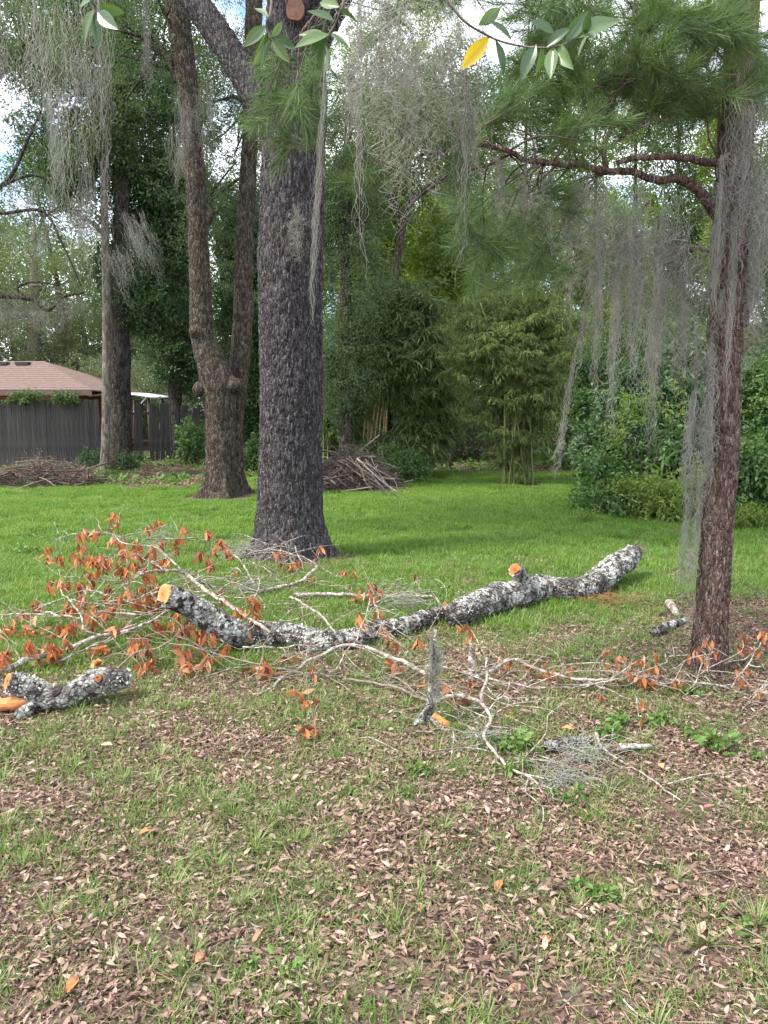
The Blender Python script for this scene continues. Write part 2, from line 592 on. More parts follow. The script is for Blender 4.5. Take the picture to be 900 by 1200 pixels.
MAT['needle'] = leaf_mat('pine_needles', [(0.0, (0.055, 0.098, 0.046)), (0.5, (0.098, 0.160, 0.064)), (1.0, (0.175, 0.24, 0.09))], 0.35, 0.5, 0.3)
MAT['moss'] = leaf_mat('grey_moss', [(0.0, (0.24, 0.235, 0.205)), (0.5, (0.36, 0.355, 0.31)), (1.0, (0.49, 0.48, 0.43))], 0.25, 0.9, 0.1, 0.3, (1, 1, 0.95))
MAT['shrubleaf'] = leaf_mat('shrub_leaves', [(0.0, (0.035, 0.078, 0.028)), (0.5, (0.075, 0.145, 0.045)), (1.0, (0.17, 0.25, 0.08))], 0.35)
MAT['weed'] = leaf_mat('weed_leaves', [(0.0, (0.055, 0.12, 0.025)), (0.5, (0.10, 0.19, 0.04)), (1.0, (0.17, 0.27, 0.07))], 0.35)
MAT['sprigleaf'] = leaf_mat('laurel_leaf', [(0.0, (0.045, 0.095, 0.040)), (0.5, (0.085, 0.150, 0.062)), (1.0, (0.16, 0.23, 0.10))], 0.35, 0.25, 0.7, 1.0)
MAT['yellowleaf'] = leaf_mat('yellow_leaf', [(0.0, (0.62, 0.40, 0.03)), (1.0, (0.78, 0.56, 0.06))], 0.4, 0.35, 0.5, 1.0)
MAT['flake'] = leaf_mat('lichen_flake', [(0.0, (0.30, 0.30, 0.28)), (0.5, (0.52, 0.52, 0.49)), (1.0, (0.72, 0.72, 0.68))], 0.1, 0.9, 0.1, 0.1, (1, 1, 1))


# ------------------------------------------------------------------ scattering (geometry nodes; the instances belong to the object itself)
def proto(name, V, faces, mat, smooth=False):
    me = mesh_from(name, V, faces, mat, smooth)
    return bpy.data.objects.new(name, me)          # never linked: only feeds the scatter


def scatter(name, protos, pts, eul, scl, parent=None, base=None, seed=1):
    pts = np.asarray(pts, float)
    off = origin(parent) if parent is not None else (np.zeros(3) if base is None else np.asarray(base, float))
    me = bpy.data.meshes.new(name)
    me.vertices.add(len(pts))
    me.vertices.foreach_set('co', (pts - off).astype(np.float32).ravel())
    a = me.attributes.new('turn', 'FLOAT_VECTOR', 'POINT')
    a.data.foreach_set('vector', np.asarray(eul, np.float32).ravel())
    a = me.attributes.new('size', 'FLOAT', 'POINT')
    a.data.foreach_set('value', np.asarray(scl, np.float32))
    a = me.attributes.new('pick', 'INT', 'POINT')
    a.data.foreach_set('value', np.random.default_rng(seed).integers(0, len(protos), len(pts)).astype(np.int32))
    me.update()
    for p in protos:
        for m in p.data.materials:
            if m.name not in me.materials:
                me.materials.append(m)
    o = bpy.data.objects.new(name, me)
    if parent is None and base is not None:
        o.location = Vector(base)
    link(o, parent)
    o['kind'] = 'stuff'
    ng = bpy.data.node_groups.new('scatter_' + name, 'GeometryNodeTree')
    ng.interface.new_socket(name='Geometry', in_out='INPUT', socket_type='NodeSocketGeometry')
    ng.interface.new_socket(name='Geometry', in_out='OUTPUT', socket_type='NodeSocketGeometry')
    gi, go = ng.nodes.new('NodeGroupInput'), ng.nodes.new('NodeGroupOutput')
    iop = ng.nodes.new('GeometryNodeInstanceOnPoints')
    g2i = ng.nodes.new('GeometryNodeGeometryToInstance')
    for p in protos:
        oi = ng.nodes.new('GeometryNodeObjectInfo')
        oi.inputs['Object'].default_value = p
        oi.inputs['As Instance'].default_value = False
        ng.links.new(oi.outputs['Geometry'], g2i.inputs[0])

    def attr(nm, t):
        q = ng.nodes.new('GeometryNodeInputNamedAttribute')
        q.data_type = t
        q.inputs['Name'].default_value = nm
        return q.outputs[0]
    e2r = ng.nodes.new('FunctionNodeEulerToRotation')
    ng.links.new(attr('turn', 'FLOAT_VECTOR'), e2r.inputs[0])
    iop.inputs['Pick Instance'].default_value = True
    ng.links.new(gi.outputs[0], iop.inputs['Points'])
    ng.links.new(g2i.outputs[0], iop.inputs['Instance'])
    ng.links.new(attr('pick', 'INT'), iop.inputs['Instance Index'])
    ng.links.new(e2r.outputs[0], iop.inputs['Rotation'])
    ng.links.new(attr('size', 'FLOAT'), iop.inputs['Scale'])
    ng.links.new(iop.outputs[0], go.inputs[0])
    md = o.modifiers.new('scatter', 'NODES')
    md.node_group = ng
    return o


def rand_eul(n, tilt=0.4):
    return np.stack([RNG.normal(0, tilt, n), RNG.normal(0, tilt, n), RNG.uniform(0, 6.283, n)], 1)


# prototypes ---------------------------------------------------------
def unit(n):
    d = RNG.normal(size=(n, 3))
    return d / np.linalg.norm(d, axis=1)[:, None]


def p_spray(mat, n, R, L, W, twigs=5, droop=0.2, tpl=LEAF4, flat=0.7):
    """leaves set along a few twigs of a small branchlet"""
    b = Bag()
    dirs = unit(twigs)
    dirs[:, 2] *= flat
    P, D = [], []
    for k in range(twigs):
        m = n // twigs
        t = RNG.uniform(0.15, 1, m)[:, None]
        P.append(dirs[k] * t * R + RNG.normal(0, 0.10 * R, (m, 3)) - np.array([0, 0, droop * R]) * t ** 2)
        D.append(dirs[k] * 0.6 + unit(m) - np.array([0, 0, droop * 1.5]))
    P, D = np.concatenate(P), np.concatenate(D)
    up = np.array([0, 0, 1.0]) + RNG.normal(0, 0.6, P.shape)
    X, Y, Z = basis(D, n=up)
    s = RNG.uniform(0.7, 1.25, len(P))
    V, F = stamp(*tpl, P, X, Y, Z, L * s, W * s, L * s)
    b.add(V, F)
    V, fs = b.get()
    return proto('leaf_spray', V, fs, mat)


def p_bamboo(mat, n=90, R=0.42, L=0.14, W=0.018):
    P, D = [], []
    for k in range(6):
        d = unit(1)[0]
        d[2] = abs(d[2]) * 0.4
        m = n // 6
        t = RNG.uniform(0.2, 1, m)[:, None]
        P.append(d * t * R - np.array([0, 0, 0.35 * R]) * t ** 2 + RNG.normal(0, 0.02, (m, 3)))
        D.append(d * 0.8 + unit(m) * 0.6 - np.array([0, 0, 0.75]))
    P, D = np.concatenate(P), np.concatenate(D)
    X, Y, Z = basis(D, n=np.array([0, 0, 1.0]) + RNG.normal(0, 0.5, P.shape))
    s = RNG.uniform(0.7, 1.3, len(P))
    V, F = stamp(*LEAF7, P, X, Y, Z, L * s, W * s, L * s)
    return proto('bamboo_spray', V, [F], mat)


def p_pine(n=80, L=0.13, W=0.0023, ln=0.15):
    """long needles around the end of a twig pointing along +X"""
    t = RNG.uniform(0, 1, n) ** 0.7
    a = RNG.uniform(0, 6.283, n)
    P = np.stack([t * ln, np.zeros(n), np.zeros(n)], 1)
    sp = RNG.uniform(0.25, 1.15, n)
    D = np.stack([np.cos(sp), np.sin(sp) * np.cos(a), np.sin(sp) * np.sin(a)], 1)
    X, Y, Z = basis(D)
    s = RNG.uniform(0.7, 1.15, n)
    V, F = stamp(*NEEDLE, P, X, Y, Z, L * s, np.full(n, W), L * s)
    return proto('pine_tuft', V, [F], MAT['needle'])


def p_grass(n, R, hmin, hmax, w, lean, mat):
    P = np.zeros((n, 3))
    P[:, :2] = RNG.uniform(-R, R, (n, 2))
    a = RNG.uniform(0, 6.283, n)
    le = np.abs(RNG.normal(0, lean, n))
    D = np.stack([np.cos(a) * le, np.sin(a) * le, np.ones(n)], 1)
    out = np.stack([np.cos(a), np.sin(a), np.zeros(n)], 1)
    X, Y, Z = basis(D, n=out)
    L = RNG.uniform(hmin, hmax, n)
    V, F = stamp(*BLADE, P, X, Y, Z, L, RNG.uniform(0.7, 1.3, n) * w, L * RNG.uniform(0.5, 1.6, n))
    return proto('grass_patch', V, [F], mat)


def p_tuft(n, h, w, mat):
    a = RNG.uniform(0, 6.283, n)
    r = RNG.uniform(0, 0.02, n)
    P = np.stack([np.cos(a) * r, np.sin(a) * r, np.zeros(n)], 1)
    le = RNG.uniform(0.15, 1.5, n)
    D = np.stack([np.cos(a) * le, np.sin(a) * le, np.ones(n)], 1)
    out = np.stack([np.cos(a), np.sin(a), -0.3 * np.ones(n)], 1)
    X, Y, Z = basis(D, n=out)
    L = RNG.uniform(0.5, 1.2, n) * h
    V, F = stamp(*BLADE, P, X, Y, Z, L, RNG.uniform(0.7, 1.3, n) * w, L * RNG.uniform(0.3, 1.2, n))
    return proto('grass_tuft', V, [F], mat)


def p_litter(n, R):
    b = Bag()
    P = np.zeros((n, 3))
    P[:, :2] = RNG.normal(0, R * 0.55, (n, 2))
    P[:, 2] = RNG.uniform(0.004, 0.022, n)
    a = RNG.uniform(0, 6.283, n)
    D = np.stack([np.cos(a), np.sin(a), RNG.normal(0, 0.22, n)], 1)
    X, Y, Z = basis(D, n=np.array([0, 0, 1.0]) + RNG.normal(0, 0.38, (n, 3)))
    L = np.where(RNG.uniform(0, 1, n) < 0.4, RNG.uniform(0.006, 0.014, n), RNG.uniform(0.014, 0.046, n))
    V, F = stamp(*LEAF7, P, X, Y, Z, L, L * RNG.uniform(0.24, 0.48, n), L * RNG.uniform(-1.8, 2.8, n))
    return proto('litter_patch', V, [F], MAT['litter'])


def p_needles(n, R):
    P = np.zeros((n, 3))
    P[:, :2] = RNG.normal(0, R * 0.55, (n, 2))
    P[:, 2] = RNG.uniform(0.008, 0.02, n)
    a = RNG.uniform(0, 6.283, n)
    D = np.stack([np.cos(a), np.sin(a), RNG.normal(0, 0.06, n)], 1)
    X, Y, Z = basis(D, n=np.tile([0, 0, 1.0], (n, 1)))
    L = RNG.uniform(0.05, 0.16, n)
    V, F = stamp(*NEEDLE, P, X, Y, Z, L, np.full(n, 0.0022), L * 0.6)
    return proto('needle_patch', V, [F], MAT['needle_litter'])


PR = {
    'lawn': [p_grass(300, 0.17, 0.035, 0.075, 0.0055, 0.55, MAT['lawn']) for _ in range(5)],
    'tuft': [p_tuft(RNG.integers(14, 36), RNG.uniform(0.05, 0.10), 0.0034, MAT['tuft']) for _ in range(8)],
    'low': [p_grass(100, 0.12, 0.015, 0.05, 0.0030, 1.1, MAT['tuft']) for _ in range(5)],
    'litter': [p_litter(180, 0.20) for _ in range(8)],
    'needles': [p_needles(26, 0.22) for _ in range(4)],
    'oak': [p_spray(MAT['oakleaf'], 90, 0.5, 0.085, 0.036, 7) for _ in range(4)],
    'dark': [p_spray(MAT['darkleaf'], 90, 0.45, 0.095, 0.042, 7) for _ in range(4)],
    'blue': [p_spray(MAT['blueleaf'], 150, 0.42, 0.065, 0.014, 9) for _ in range(4)],
    'lime': [p_spray(MAT['limeleaf'], 80, 0.45, 0.10, 0.045, 7) for _ in range(4)],
    'pale': [p_spray(MAT['paleleaf'], 90, 0.5, 0.09, 0.036, 7) for _ in range(4)],
    'shrub': [p_spray(MAT['shrubleaf'], 60, 0.30, 0.085, 0.042, 6, tpl=LEAF7) for _ in range(4)],
    'bamboo': [p_bamboo(MAT['bambooleaf']) for _ in range(4)],
    'bamboodark': [p_bamboo(MAT['bamboodark'], 60, 0.5, 0.2, 0.024) for _ in range(4)],
    'pine': [p_pine() for _ in range(5)],
    'weed': [p_spray(MAT['weed'], 26, 0.11, 0.055, 0.034, 5, 0.1, LEAF7, 0.5) for _ in range(3)],
}


# ------------------------------------------------------------------ ground
def gz(x, y):
    x, y = np.asarray(x, float), np.asarray(y, float)
    p = np.stack([x * 0.9, y * 0.9, np.zeros_like(x)], 1)
    far = np.clip(1 - np.hypot(x, y - 6) / 40, 0, 1)
    return (fbm(p, 3, 5) - 0.5) * 0.05 * far


def lawn_mask(x, y):
    p = np.stack([x * 0.8, y * 0.8, np.zeros_like(x)], 1)
    n = fbm(p, 4, 31) - 0.5
    yb = 4.95 + 0.85 * np.tanh(x * 0.9 - 0.2) + n * 3.4
    m = sstep(yb - 0.8, yb + 0.9, y)
    end = np.where(x < -3.2, 15.6, np.where(x < 3.0, 19.5, 19.0)) + n * 2.0
    m = m * (1 - sstep(end - 0.6, end + 0.6, y))
    # worn bare strip at the foot of the bamboo and brown rings round trunks
    bare = np.exp(-((y - 16.2) / 0.28) ** 2) * sstep(0.6, 1.4, x) * (1 - sstep(3.0, 3.6, x))
    m = m * (1 - 0.9 * bare)
    for (cx, cy, r) in ((-0.95, 8.1, 0.62), (-2.95, 13.9, 0.7), (1.93, 4.47, 0.35)):
        m = m * sstep(r * 0.75, r * 1.35, np.hypot(x - cx, y - cy))
    return m


def axis(lo, hi, step, far):
    a = list(np.arange(lo, hi + 1e-6, step))
    s = step
    l, h = lo, hi
    left, right = [], []
    while h < far:
        s *= 1.35
        h += s
        right.append(h)
        l -= s
        left.append(l)
    return np.array(left[::-1] + a + right)


gx, gy = axis(-7, 7, 0.09, 420), axis(0.4, 19, 0.09, 420)
GX, GY = np.meshgrid(gx, gy)
fx, fy = GX.ravel(), GY.ravel()
near = (np.abs(fx) < 9) & (fy > 0) & (fy < 22)
hz = gz(fx, fy)
pp = np.stack([fx * 9, fy * 9, np.zeros_like(fx)], 1)
hz = hz + np.where(near, (fbm(pp, 3, 9) - 0.5) * 0.022, 0)
nx_, ny_ = len(gx), len(gy)
ii, jj = np.meshgrid(np.arange(nx_ - 1), np.arange(ny_ - 1))
a0 = (jj * nx_ + ii).ravel()
GF = np.stack([a0, a0 + 1, a0 + 1 + nx_, a0 + nx_], 1)


def ground_mat():
    m, nt, b = new_mat('ground_soil', 0.95, 0.1)
    v = coords(nt, (1, 1, 1))
    n1 = noise(nt, v, 2.2, 6, 0.6)
    n2 = noise(nt, v, 38, 5, 0.7)
    n3 = noise(nt, v, 7, 5, 0.65)
    soil = ramp(nt, n2, [(0.28, (0.040, 0.026, 0.021)), (0.48, (0.10, 0.068, 0.053)), (0.62, (0.19, 0.138, 0.110)), (0.8, (0.34, 0.275, 0.23))])
    sand = ramp(nt, n2, [(0.3, (0.13, 0.105, 0.09)), (0.7, (0.36, 0.315, 0.28))])
    soil = mixc(nt, ramp(nt, n3, [(0.58, (0, 0, 0)), (0.72, (0.7, 0.7, 0.7))]), soil, sand)
    at = nt.nodes.new('ShaderNodeAttribute')
    at.attribute_name = 'cover'
    sep = nt.nodes.new('ShaderNodeSeparateColor')
    nt.links.new(at.outputs['Color'], sep.inputs['Color'])
    turf = ramp(nt, n2, [(0.3, (0.030, 0.055, 0.012)), (0.6, (0.065, 0.115, 0.02)), (0.8, (0.13, 0.16, 0.05))])
    wood = ramp(nt, n2, [(0.3, (0.022, 0.020, 0.012)), (0.6, (0.065, 0.052, 0.034)), (0.8, (0.13, 0.10, 0.068))])
    c = mixc(nt, sep.outputs['Red'], soil, turf)
    c = mixc(nt, sep.outputs['Green'], c, wood)
    nt.links.new(c, b.inputs['Base Color'])
    bump(nt, b, mth(nt, 'ADD', n2, mth(nt, 'MULTIPLY', n1, 0.5)), 0.02)
    return m


ground = part('ground', np.stack([fx, fy, hz], 1), [GF], ground_mat(), structure=True)
lm = lawn_mask(fx, fy)
wood = sstep(15.2, 17.0, fy - np.where(fx < -3.2, 0, 3.4)) * (1 - lm)
wood = np.maximum(wood, sstep(11.0, 12.2, fy) * sstep(2.6, 3.2, fx))
att = ground.data.attributes.new('cover', 'FLOAT_COLOR', 'POINT')
att.data.foreach_set('color', np.stack([lm * 0.92, wood, 0 * lm, 0 * lm + 1], 1).astype(np.float32).ravel())


def frustum_pts(n, y0, y1, margin=0.6):
    """random ground points inside (and a bit beside) the view wedge, even per square metre"""
    y = np.sqrt(RNG.uniform(y0 * y0, y1 * y1, n))
    x = RNG.uniform(-1, 1, n) * (0.52 * y + margin)
    return x, y


def area(y0, y1, margin=0.6):
    return 0.52 * (y1 * y1 - y0 * y0) + 2 * margin * (y1 - y0)


def put(name, kind, dens, y0, y1, keep, smin, smax, tilt=0.06, label=None, cat=None, seed=1, margin=1.7, lift=0.0):
    n = int(area(y0, y1, margin) * dens)
    x, y = frustum_pts(n, y0, y1, margin)
    k = RNG.uniform(0, 1, n) < keep(x, y)
    x, y = x[k], y[k]
    o = scatter(name, PR[kind], np.stack([x, y, gz(x, y) + lift], 1), rand_eul(len(x), tilt), RNG.uniform(smin, smax, len(x)), seed=seed)
    tag(o, label, cat)
    return o


def patchy(x, y, f=1.6, lo=0.42, hi=0.6, seed=77):
    p = np.stack([x * f, y * f, np.zeros_like(x)], 1)
    return sstep(lo, hi, fbm(p, 4, seed))


def fore_green(x, y):
    left = 0.92 - 0.22 * np.tanh(x * 1.1)
    return np.clip(left * patchy(x, y, 2.4, 0.34, 0.56) + 0.18, 0, 1)


put('lawn_grass', 'lawn', 24, 4.0, 20, lambda x, y: (lawn_mask(x, y) > RNG.uniform(0.3, 0.75, len(x))) * 1.0, 0.8, 1.25, 0.04,
    'short bright green mown lawn grass around the trees', 'grass', 2)
put('ground_grass', 'low', 135, 1.5, 8, lambda x, y: np.clip(fore_green(x, y) + 0.55 * lawn_mask(x, y), 0, 1), 0.7, 1.4, 0.05,
    'low thin grass blades growing through the leaf litter', 'grass', 3)
put('grass_tufts', 'tuft', 145, 1.5, 8.5, lambda x, y: np.clip(fore_green(x, y) * 0.9 + 0.25 * lawn_mask(x, y), 0, 1), 0.5, 1.25, 0.12,
    'loose tufts of taller grass scattered over the bare foreground', 'grass', 4)
put('leaf_litter', 'litter', 78, 1.5, 8, lambda x, y: np.clip(1.05 - 0.85 * lawn_mask(x, y), 0.05, 1), 0.55, 1.05, 0.05,
    'carpet of dry brown and tan fallen leaves on the ground', 'leaf litter', 5)
put('needle_litter', 'needles', 12, 1.5, 8, lambda x, y: np.clip(1.0 - 0.9 * lawn_mask(x, y), 0.05, 1), 0.7, 1.2, 0.03,
    'thin dry brown pine needles strewn over the leaf litter', 'pine needles', 6)


put('lawn_litter', 'litter', 1.6, 6.5, 16, lambda x, y: patchy(x, y, 1.1, 0.42, 0.62, 55), 0.4, 0.8, 0.05,
    'sparse dead leaves scattered thinly over the lawn', 'leaf litter', 12)
put('lawn_tufts', 'tuft', 7, 6.5, 16, lambda x, y: patchy(x, y, 0.9, 0.40, 0.6, 66) * lawn_mask(x, y), 0.7, 1.4, 0.12,
    'taller loose grass tufts standing out of the lawn', 'grass', 13)


def cover_keep(x, y):
    left = sstep(15.2, 16.2, y) * (x < -2.6) * patchy(x, y, 0.9, 0.3, 0.5, 41)
    right = sstep(18.5, 19.5, y) * (x >= -2.6)
    return np.clip(left + right, 0, 1)


put('ground_cover', 'weed', 14, 15, 27, cover_keep, 1.2, 2.6, 0.1, 'low dark leafy ground cover in the shade along the fence and woods', 'ground cover', 8)
put('shade_litter', 'litter', 7, 15, 26, lambda x, y: np.clip(cover_keep(x, y), 0, 1), 1.0, 1.8, 0.05, 'brown fallen leaves on the shaded ground under the far trees', 'leaf litter', 9)


# ------------------------------------------------------------------ generic trees
def bark_disp(amp, fs, fz, seed, lump=0.0):
    def f(V, N, s, th, r):
        q = V * np.array([fs, fs, fz]) + (fbm(V * 6, 2, seed) - 0.5)[:, None] * 1.2
        f1, f2, cid = cells(q, seed)
        e = np.clip((f2 - f1) * 2.4, 0, 1)
        d = amp * (e ** 0.6 - 0.6) + amp * 0.55 * (cid - 0.5)
        if lump:
            d = d + lump * r * (fbm(V * 2.2, 3, seed + 3) - 0.5)
        return d
    return f


def soft_disp(amp, freq, seed):
    return lambda V, N, s, th, r: amp * r * (fbm(V * freq, 3, seed) - 0.5)


def wiggle(a, b, r0, r1, k=5, amp=0.06, sag=0.0):
    a, b = np.asarray(a, float), np.asarray(b, float)
    L = np.linalg.norm(b - a)
    t = np.linspace(0, 1, k)
    P = a + (b - a) * t[:, None]
    P[1:-1] += RNG.normal(0, amp * L, (k - 2, 3))
    P[:, 2] += sag * L * np.sin(t * math.pi)
    return np.column_stack([P, r0 + (r1 - r0) * t])


def ell_pts(c, r, n, shell=0.5, gap=0.0, gf=0.9, seed=3):
    d = unit(n)
    t = RNG.uniform(shell ** 3, 1, n) ** (1 / 3)
    p = np.asarray(c) + d * t[:, None] * np.asarray(r)
    if gap > 0:
        p = p[fbm(p * gf, 3, seed) > gap]
    return p


def crown(parent, blobs, kind, smin=0.8, smax=1.3, gap=0.40, tilt=0.45, shell=0.3, name='crown', seed=3, gf=0.9):
    pts = np.concatenate([ell_pts(c, r, n, shell, gap, gf, seed + i) for i, (c, r, n) in enumerate(blobs)])
    return scatter(name, PR[kind], pts, rand_eul(len(pts), tilt), RNG.uniform(smin, smax, len(pts)), parent=parent, seed=seed)


def limbs(parent, mat, trunk, blobs, r0=0.09, subs=5, lo=0.35, seg=7):
    """a limb from the trunk into every blob, forking inside it"""
    tr = np.asarray(trunk)
    for c, r, n in blobs:
        bag = Bag()
        c = np.asarray(c, float)
        zt = c[2] - RNG.uniform(0.1, 0.5) * np.linalg.norm(np.asarray(c[:2]) - tr[-1, :2]) - 0.4
        k = int(np.argmin(np.abs(tr[:, 2] - max(zt, tr[0, 2] + lo * (tr[-1, 2] - tr[0, 2])))))
        rr = min(r0, tr[k, 3] * 0.75)
        P = spline(wiggle(tr[k, :3], c, rr, rr * 0.45, 5, 0.05), 0.3)
        bag.add(*tube(P, seg))
        for _ in range(subs):
            q = P[int(RNG.uniform(0.35, 0.98) * (len(P) - 1))]
            e = ell_pts(c, r, 1, 0.8)[0]
            S = spline(wiggle(q[:3], e, q[3] * 0.6, 0.008, 4, 0.07), 0.25)
            bag.add(*tube(S, 5))
            for _ in range(2):
                w = S[int(RNG.uniform(0.3, 0.95) * (len(S) - 1))]
                e2 = w[:3] + unit(1)[0] * np.asarray(r) * 0.45
                bag.add(*tube(spline(wiggle(w[:3], e2, w[3] * 0.6, 0.004, 3, 0.06), 0.3), 4))
        part('limb', *bag.get(), mat, parent)


def tree(name, label, cat, trunk, blobs, kind, bark, group=None, seg=14, gap=0.40, r0=0.09, subs=5, smin=0.8, smax=1.3, step=0.15, seed=3, flare=1.35, shell=0.3, lo=0.35):
    trunk = np.asarray(trunk, float)
    trunk[0, 2] = -0.12
    base = (trunk[0, 0], trunk[0, 1], 0.0)
    t = thing(name, label, cat, base, group)
    P = spline(trunk, step)
    fl = 1 + (flare - 1) * np.exp(-np.maximum(P[:, 2], 0) / (1.6 * trunk[0, 3]))
    P[:, 3] *= fl
    bag = Bag()
    bag.add(*tube(P, seg, disp=soft_disp(0.35, 2.2, seed)))
    part('trunk', *bag.get(), MAT[bark], t)
    if blobs:
        limbs(t, MAT[bark], P, blobs, r0, subs, lo)
        crown(t, [(c, r, int(n * 2.2)) for c, r, n in blobs], kind, smin, smax, gap, seed=seed, shell=shell)
    return t


def TR(pxs, Y, rs):
    """trunk rows from picture points at depth Y (r in metres)"""
    out = []
    for i, (px, py) in enumerate(pxs):
        p = A(px, py, Y if not isinstance(Y, (list, tuple)) else Y[i])
        out.append([*p, rs[i]])
    return out


def BL(px, py, Y, rpx, rpy, n, ry=None):
    """foliage blob: centre and half sizes surveyed in picture units at depth Y"""
    k = Y / FPX
    return (A(px, py, Y), (rpx * k, (ry if ry else 0.8 * rpx * k), rpy * k), n)


# ------------------------------------------------------------------ big dark trunk in the middle
c0 = G(340, 655)
Yt = 8.1
tk = thing('large_tree', 'large tree with dark furrowed trunk, flared foot and high forked limb on the lawn', 'tree', (A(340, 655, Yt)[0], Yt, 0))
rows = []
for px, py, w in ((340, 668, 100), (340, 650, 94), (340, 625, 86), (340, 600, 82), (341, 500, 79), (341, 400, 78), (341, 300, 77), (343, 200, 76), (346, 130, 77), (347, 60, 68), (345, 0, 62), (343, -90, 58), (338, -220, 50), (330, -420, 36)):
    p = A(px, py, Yt)
    rows.append([*p, 0.455 * w / FPX * Yt])
rows[0][2] = -0.15


def oak_d(V, N, s, th, r):
    d = bark_disp(0.020, 42, 10, 5, 0.18)(V, N, s, th, r)
    z = V[:, 2]
    root = np.exp(-np.maximum(z, 0) / 0.16)
    d = d + root * (0.05 + 0.13 * np.maximum(0, np.cos(5 * th + 0.7 + 0.8 * np.sin(2 * th))) ** 3) + 0.02 * np.exp(-np.maximum(z, 0) / 0.6)
    return d


b = Bag().add(*tube(spline(rows, 0.0135), 210, disp=oak_d))
trunk_o = part('trunk', *b.get(), MAT['oakbark'], tk)
lim = [[*A(330, 175, Yt), 0.17], [*A(305, 118, Yt), 0.16], [*A(275, 70, Yt + 0.1), 0.142], [*A(245, 25, Yt + 0.2), 0.135], [*A(205, -30, Yt + 0.4), 0.125], [*A(120, -140, Yt + 0.8), 0.11], [*A(40, -230, Yt + 1.2), 0.06]]
b = Bag().add(*tube(spline(lim, 0.02), 90, disp=bark_disp(0.014, 30, 16, 8, 0.1)))
part('limb', *b.get(), MAT['oakbark'], tk)
lim = [[*A(352, 90, Yt), 0.14], [*A(385, 20, Yt - 0.2), 0.13], [*A(430, -60, Yt - 0.4), 0.11], [*A(520, -170, Yt - 0.6), 0.06]]
b = Bag().add(*tube(spline(lim, 0.03), 60, disp=bark_disp(0.012, 30, 16, 9, 0.1)))
part('limb', *b.get(), MAT['oakbark'], tk)


def disc(c, nrm, r, name, mat, parent, squash=1.0, dome=0.06, seg=40, depth=0.006, label=None):
    """a sawn face: its own origin at the centre so the rings follow it"""
    c, nrm = np.asarray(c, float), np.asarray(nrm, float)
    nrm = nrm / np.linalg.norm(nrm)
    x, y, z = basis(nrm[None], n=np.array([[0.01, 0.02, 1.0]]))
    M = np.stack([y[0], z[0], x[0]], 1)
    V, rings = [[0, 0, depth]], 4
    th = np.linspace(0, 6.2832, seg, endpoint=False)
    wob = 1 + 0.05 * np.sin(3 * th + r * 40) + 0.03 * np.sin(5 * th + 1)
    for k in range(1, rings + 1):
        q = k / rings
        V += list(np.stack([np.cos(th) * r * q * wob, np.sin(th) * r * q * wob * squash, np.full(seg, depth * (1 - 0.15 * q * q))], 1))
    V += list(np.stack([np.cos(th) * r * wob, np.sin(th) * r * wob * squash, np.full(seg, -0.03)], 1))
    V = np.array(V)
    T = [[0, 1 + j, 1 + (j + 1) % seg] for j in range(seg)]
    Q = []
    for k in range(rings):
        o0, o1 = 1 + k * seg, 1 + (k + 1) * seg
        Q += [[o0 + j, o1 + j, o1 + (j + 1) % seg, o0 + (j + 1) % seg] for j in range(seg)]
    o = bpy.data.objects.new(name, mesh_from(name, V @ M.T * 1.0, [np.array(Q), np.array(T)], mat, False))
    o.location = Vector(c - origin(parent))
    link(o, parent)
    if label:
        o['label'] = label
    return o


scar = A(346, 10, Yt - 0.335)
disc(scar, (0.0, -1, 0.15), 0.085, 'branch_scar', MAT['scar'], tk, 1.4, label='bare red brown scar where a branch was removed')
crown(tk, [BL(120, -260, 9.2, 220, 130, 260), BL(430, -300, 7.8, 240, 130, 260)], 'oak', 0.8, 1.3, 0.38)

# ------------------------------------------------------------------ twin-trunk tree
Y2 = 13.9
tw = thing('twin_trunk_tree', 'grey brown tree with two trunks joined low and swollen knots on the lawn', 'tree', (A(262, 583, Y2)[0], Y2, 0))


def twin_d(seed):
    def f(V, N, s, th, r):
        z = V[:, 2]
        d = bark_disp(0.014, 22, 8, seed, 0.30)(V, N, s, th, r)
        return d + np.exp(-np.maximum(z, 0) / 0.25) * (0.06 + 0.12 * np.maximum(0, np.cos(4 * th + seed)) ** 2)
    return f


def rowsw(L, Y):
    out = []
    for i, (px, py, w) in enumerate(L):
        y = Y[i] if isinstance(Y, (list, tuple)) else Y
        out.append([*A(px, py, y), 0.5 * w / FPX * y])
    return out


r1 = rowsw([(256, 592, 42), (257, 570, 37), (259, 530, 33), (258, 490, 35), (255, 455, 40), (247, 425, 33), (238, 395, 29), (235, 350, 24), (232, 270, 22), (227, 180, 22), (218, 90, 23), (207, 0, 24), (195, -120, 22), (180, -300, 16)], Y2)
r1[0][2] = -0.12
part('trunk', *Bag().add(*tube(spline(r1, 0.035), 72, disp=twin_d(4))).get(), MAT['twinbark'], tw)
r2 = rowsw([(273, 590, 30), (273, 560, 24), (274, 520, 21), (277, 470, 21), (282, 420, 23), (285, 360, 22), (286, 300, 21), (290, 220, 19), (294, 130, 18), (297, 30, 18), (300, -120, 16), (305, -280, 12)], Y2 + 0.5)
r2[0][2] = -0.12
part('trunk', *Bag().add(*tube(spline(r2, 0.035), 60, disp=twin_d(6))).get(), MAT['twinbark'], tw)
for (px, py, rr) in ((226, 388, 0.13), (229, 456, 0.12), (268, 452, 0.16)):
    P = [[*(A(px, py, Y2 - 0.05) + np.array([0.10, 0.1, 0])), rr * 0.8], [*A(px + 4, py, Y2 - 0.15), rr], [*A(px, py - 2, Y2 - 0.25), rr * 0.4]]
    part('burl', *Bag().add(*tube(spline(P, 0.03), 24, disp=soft_disp(0.5, 7, 3))).get(), MAT['twinbark'], tw)
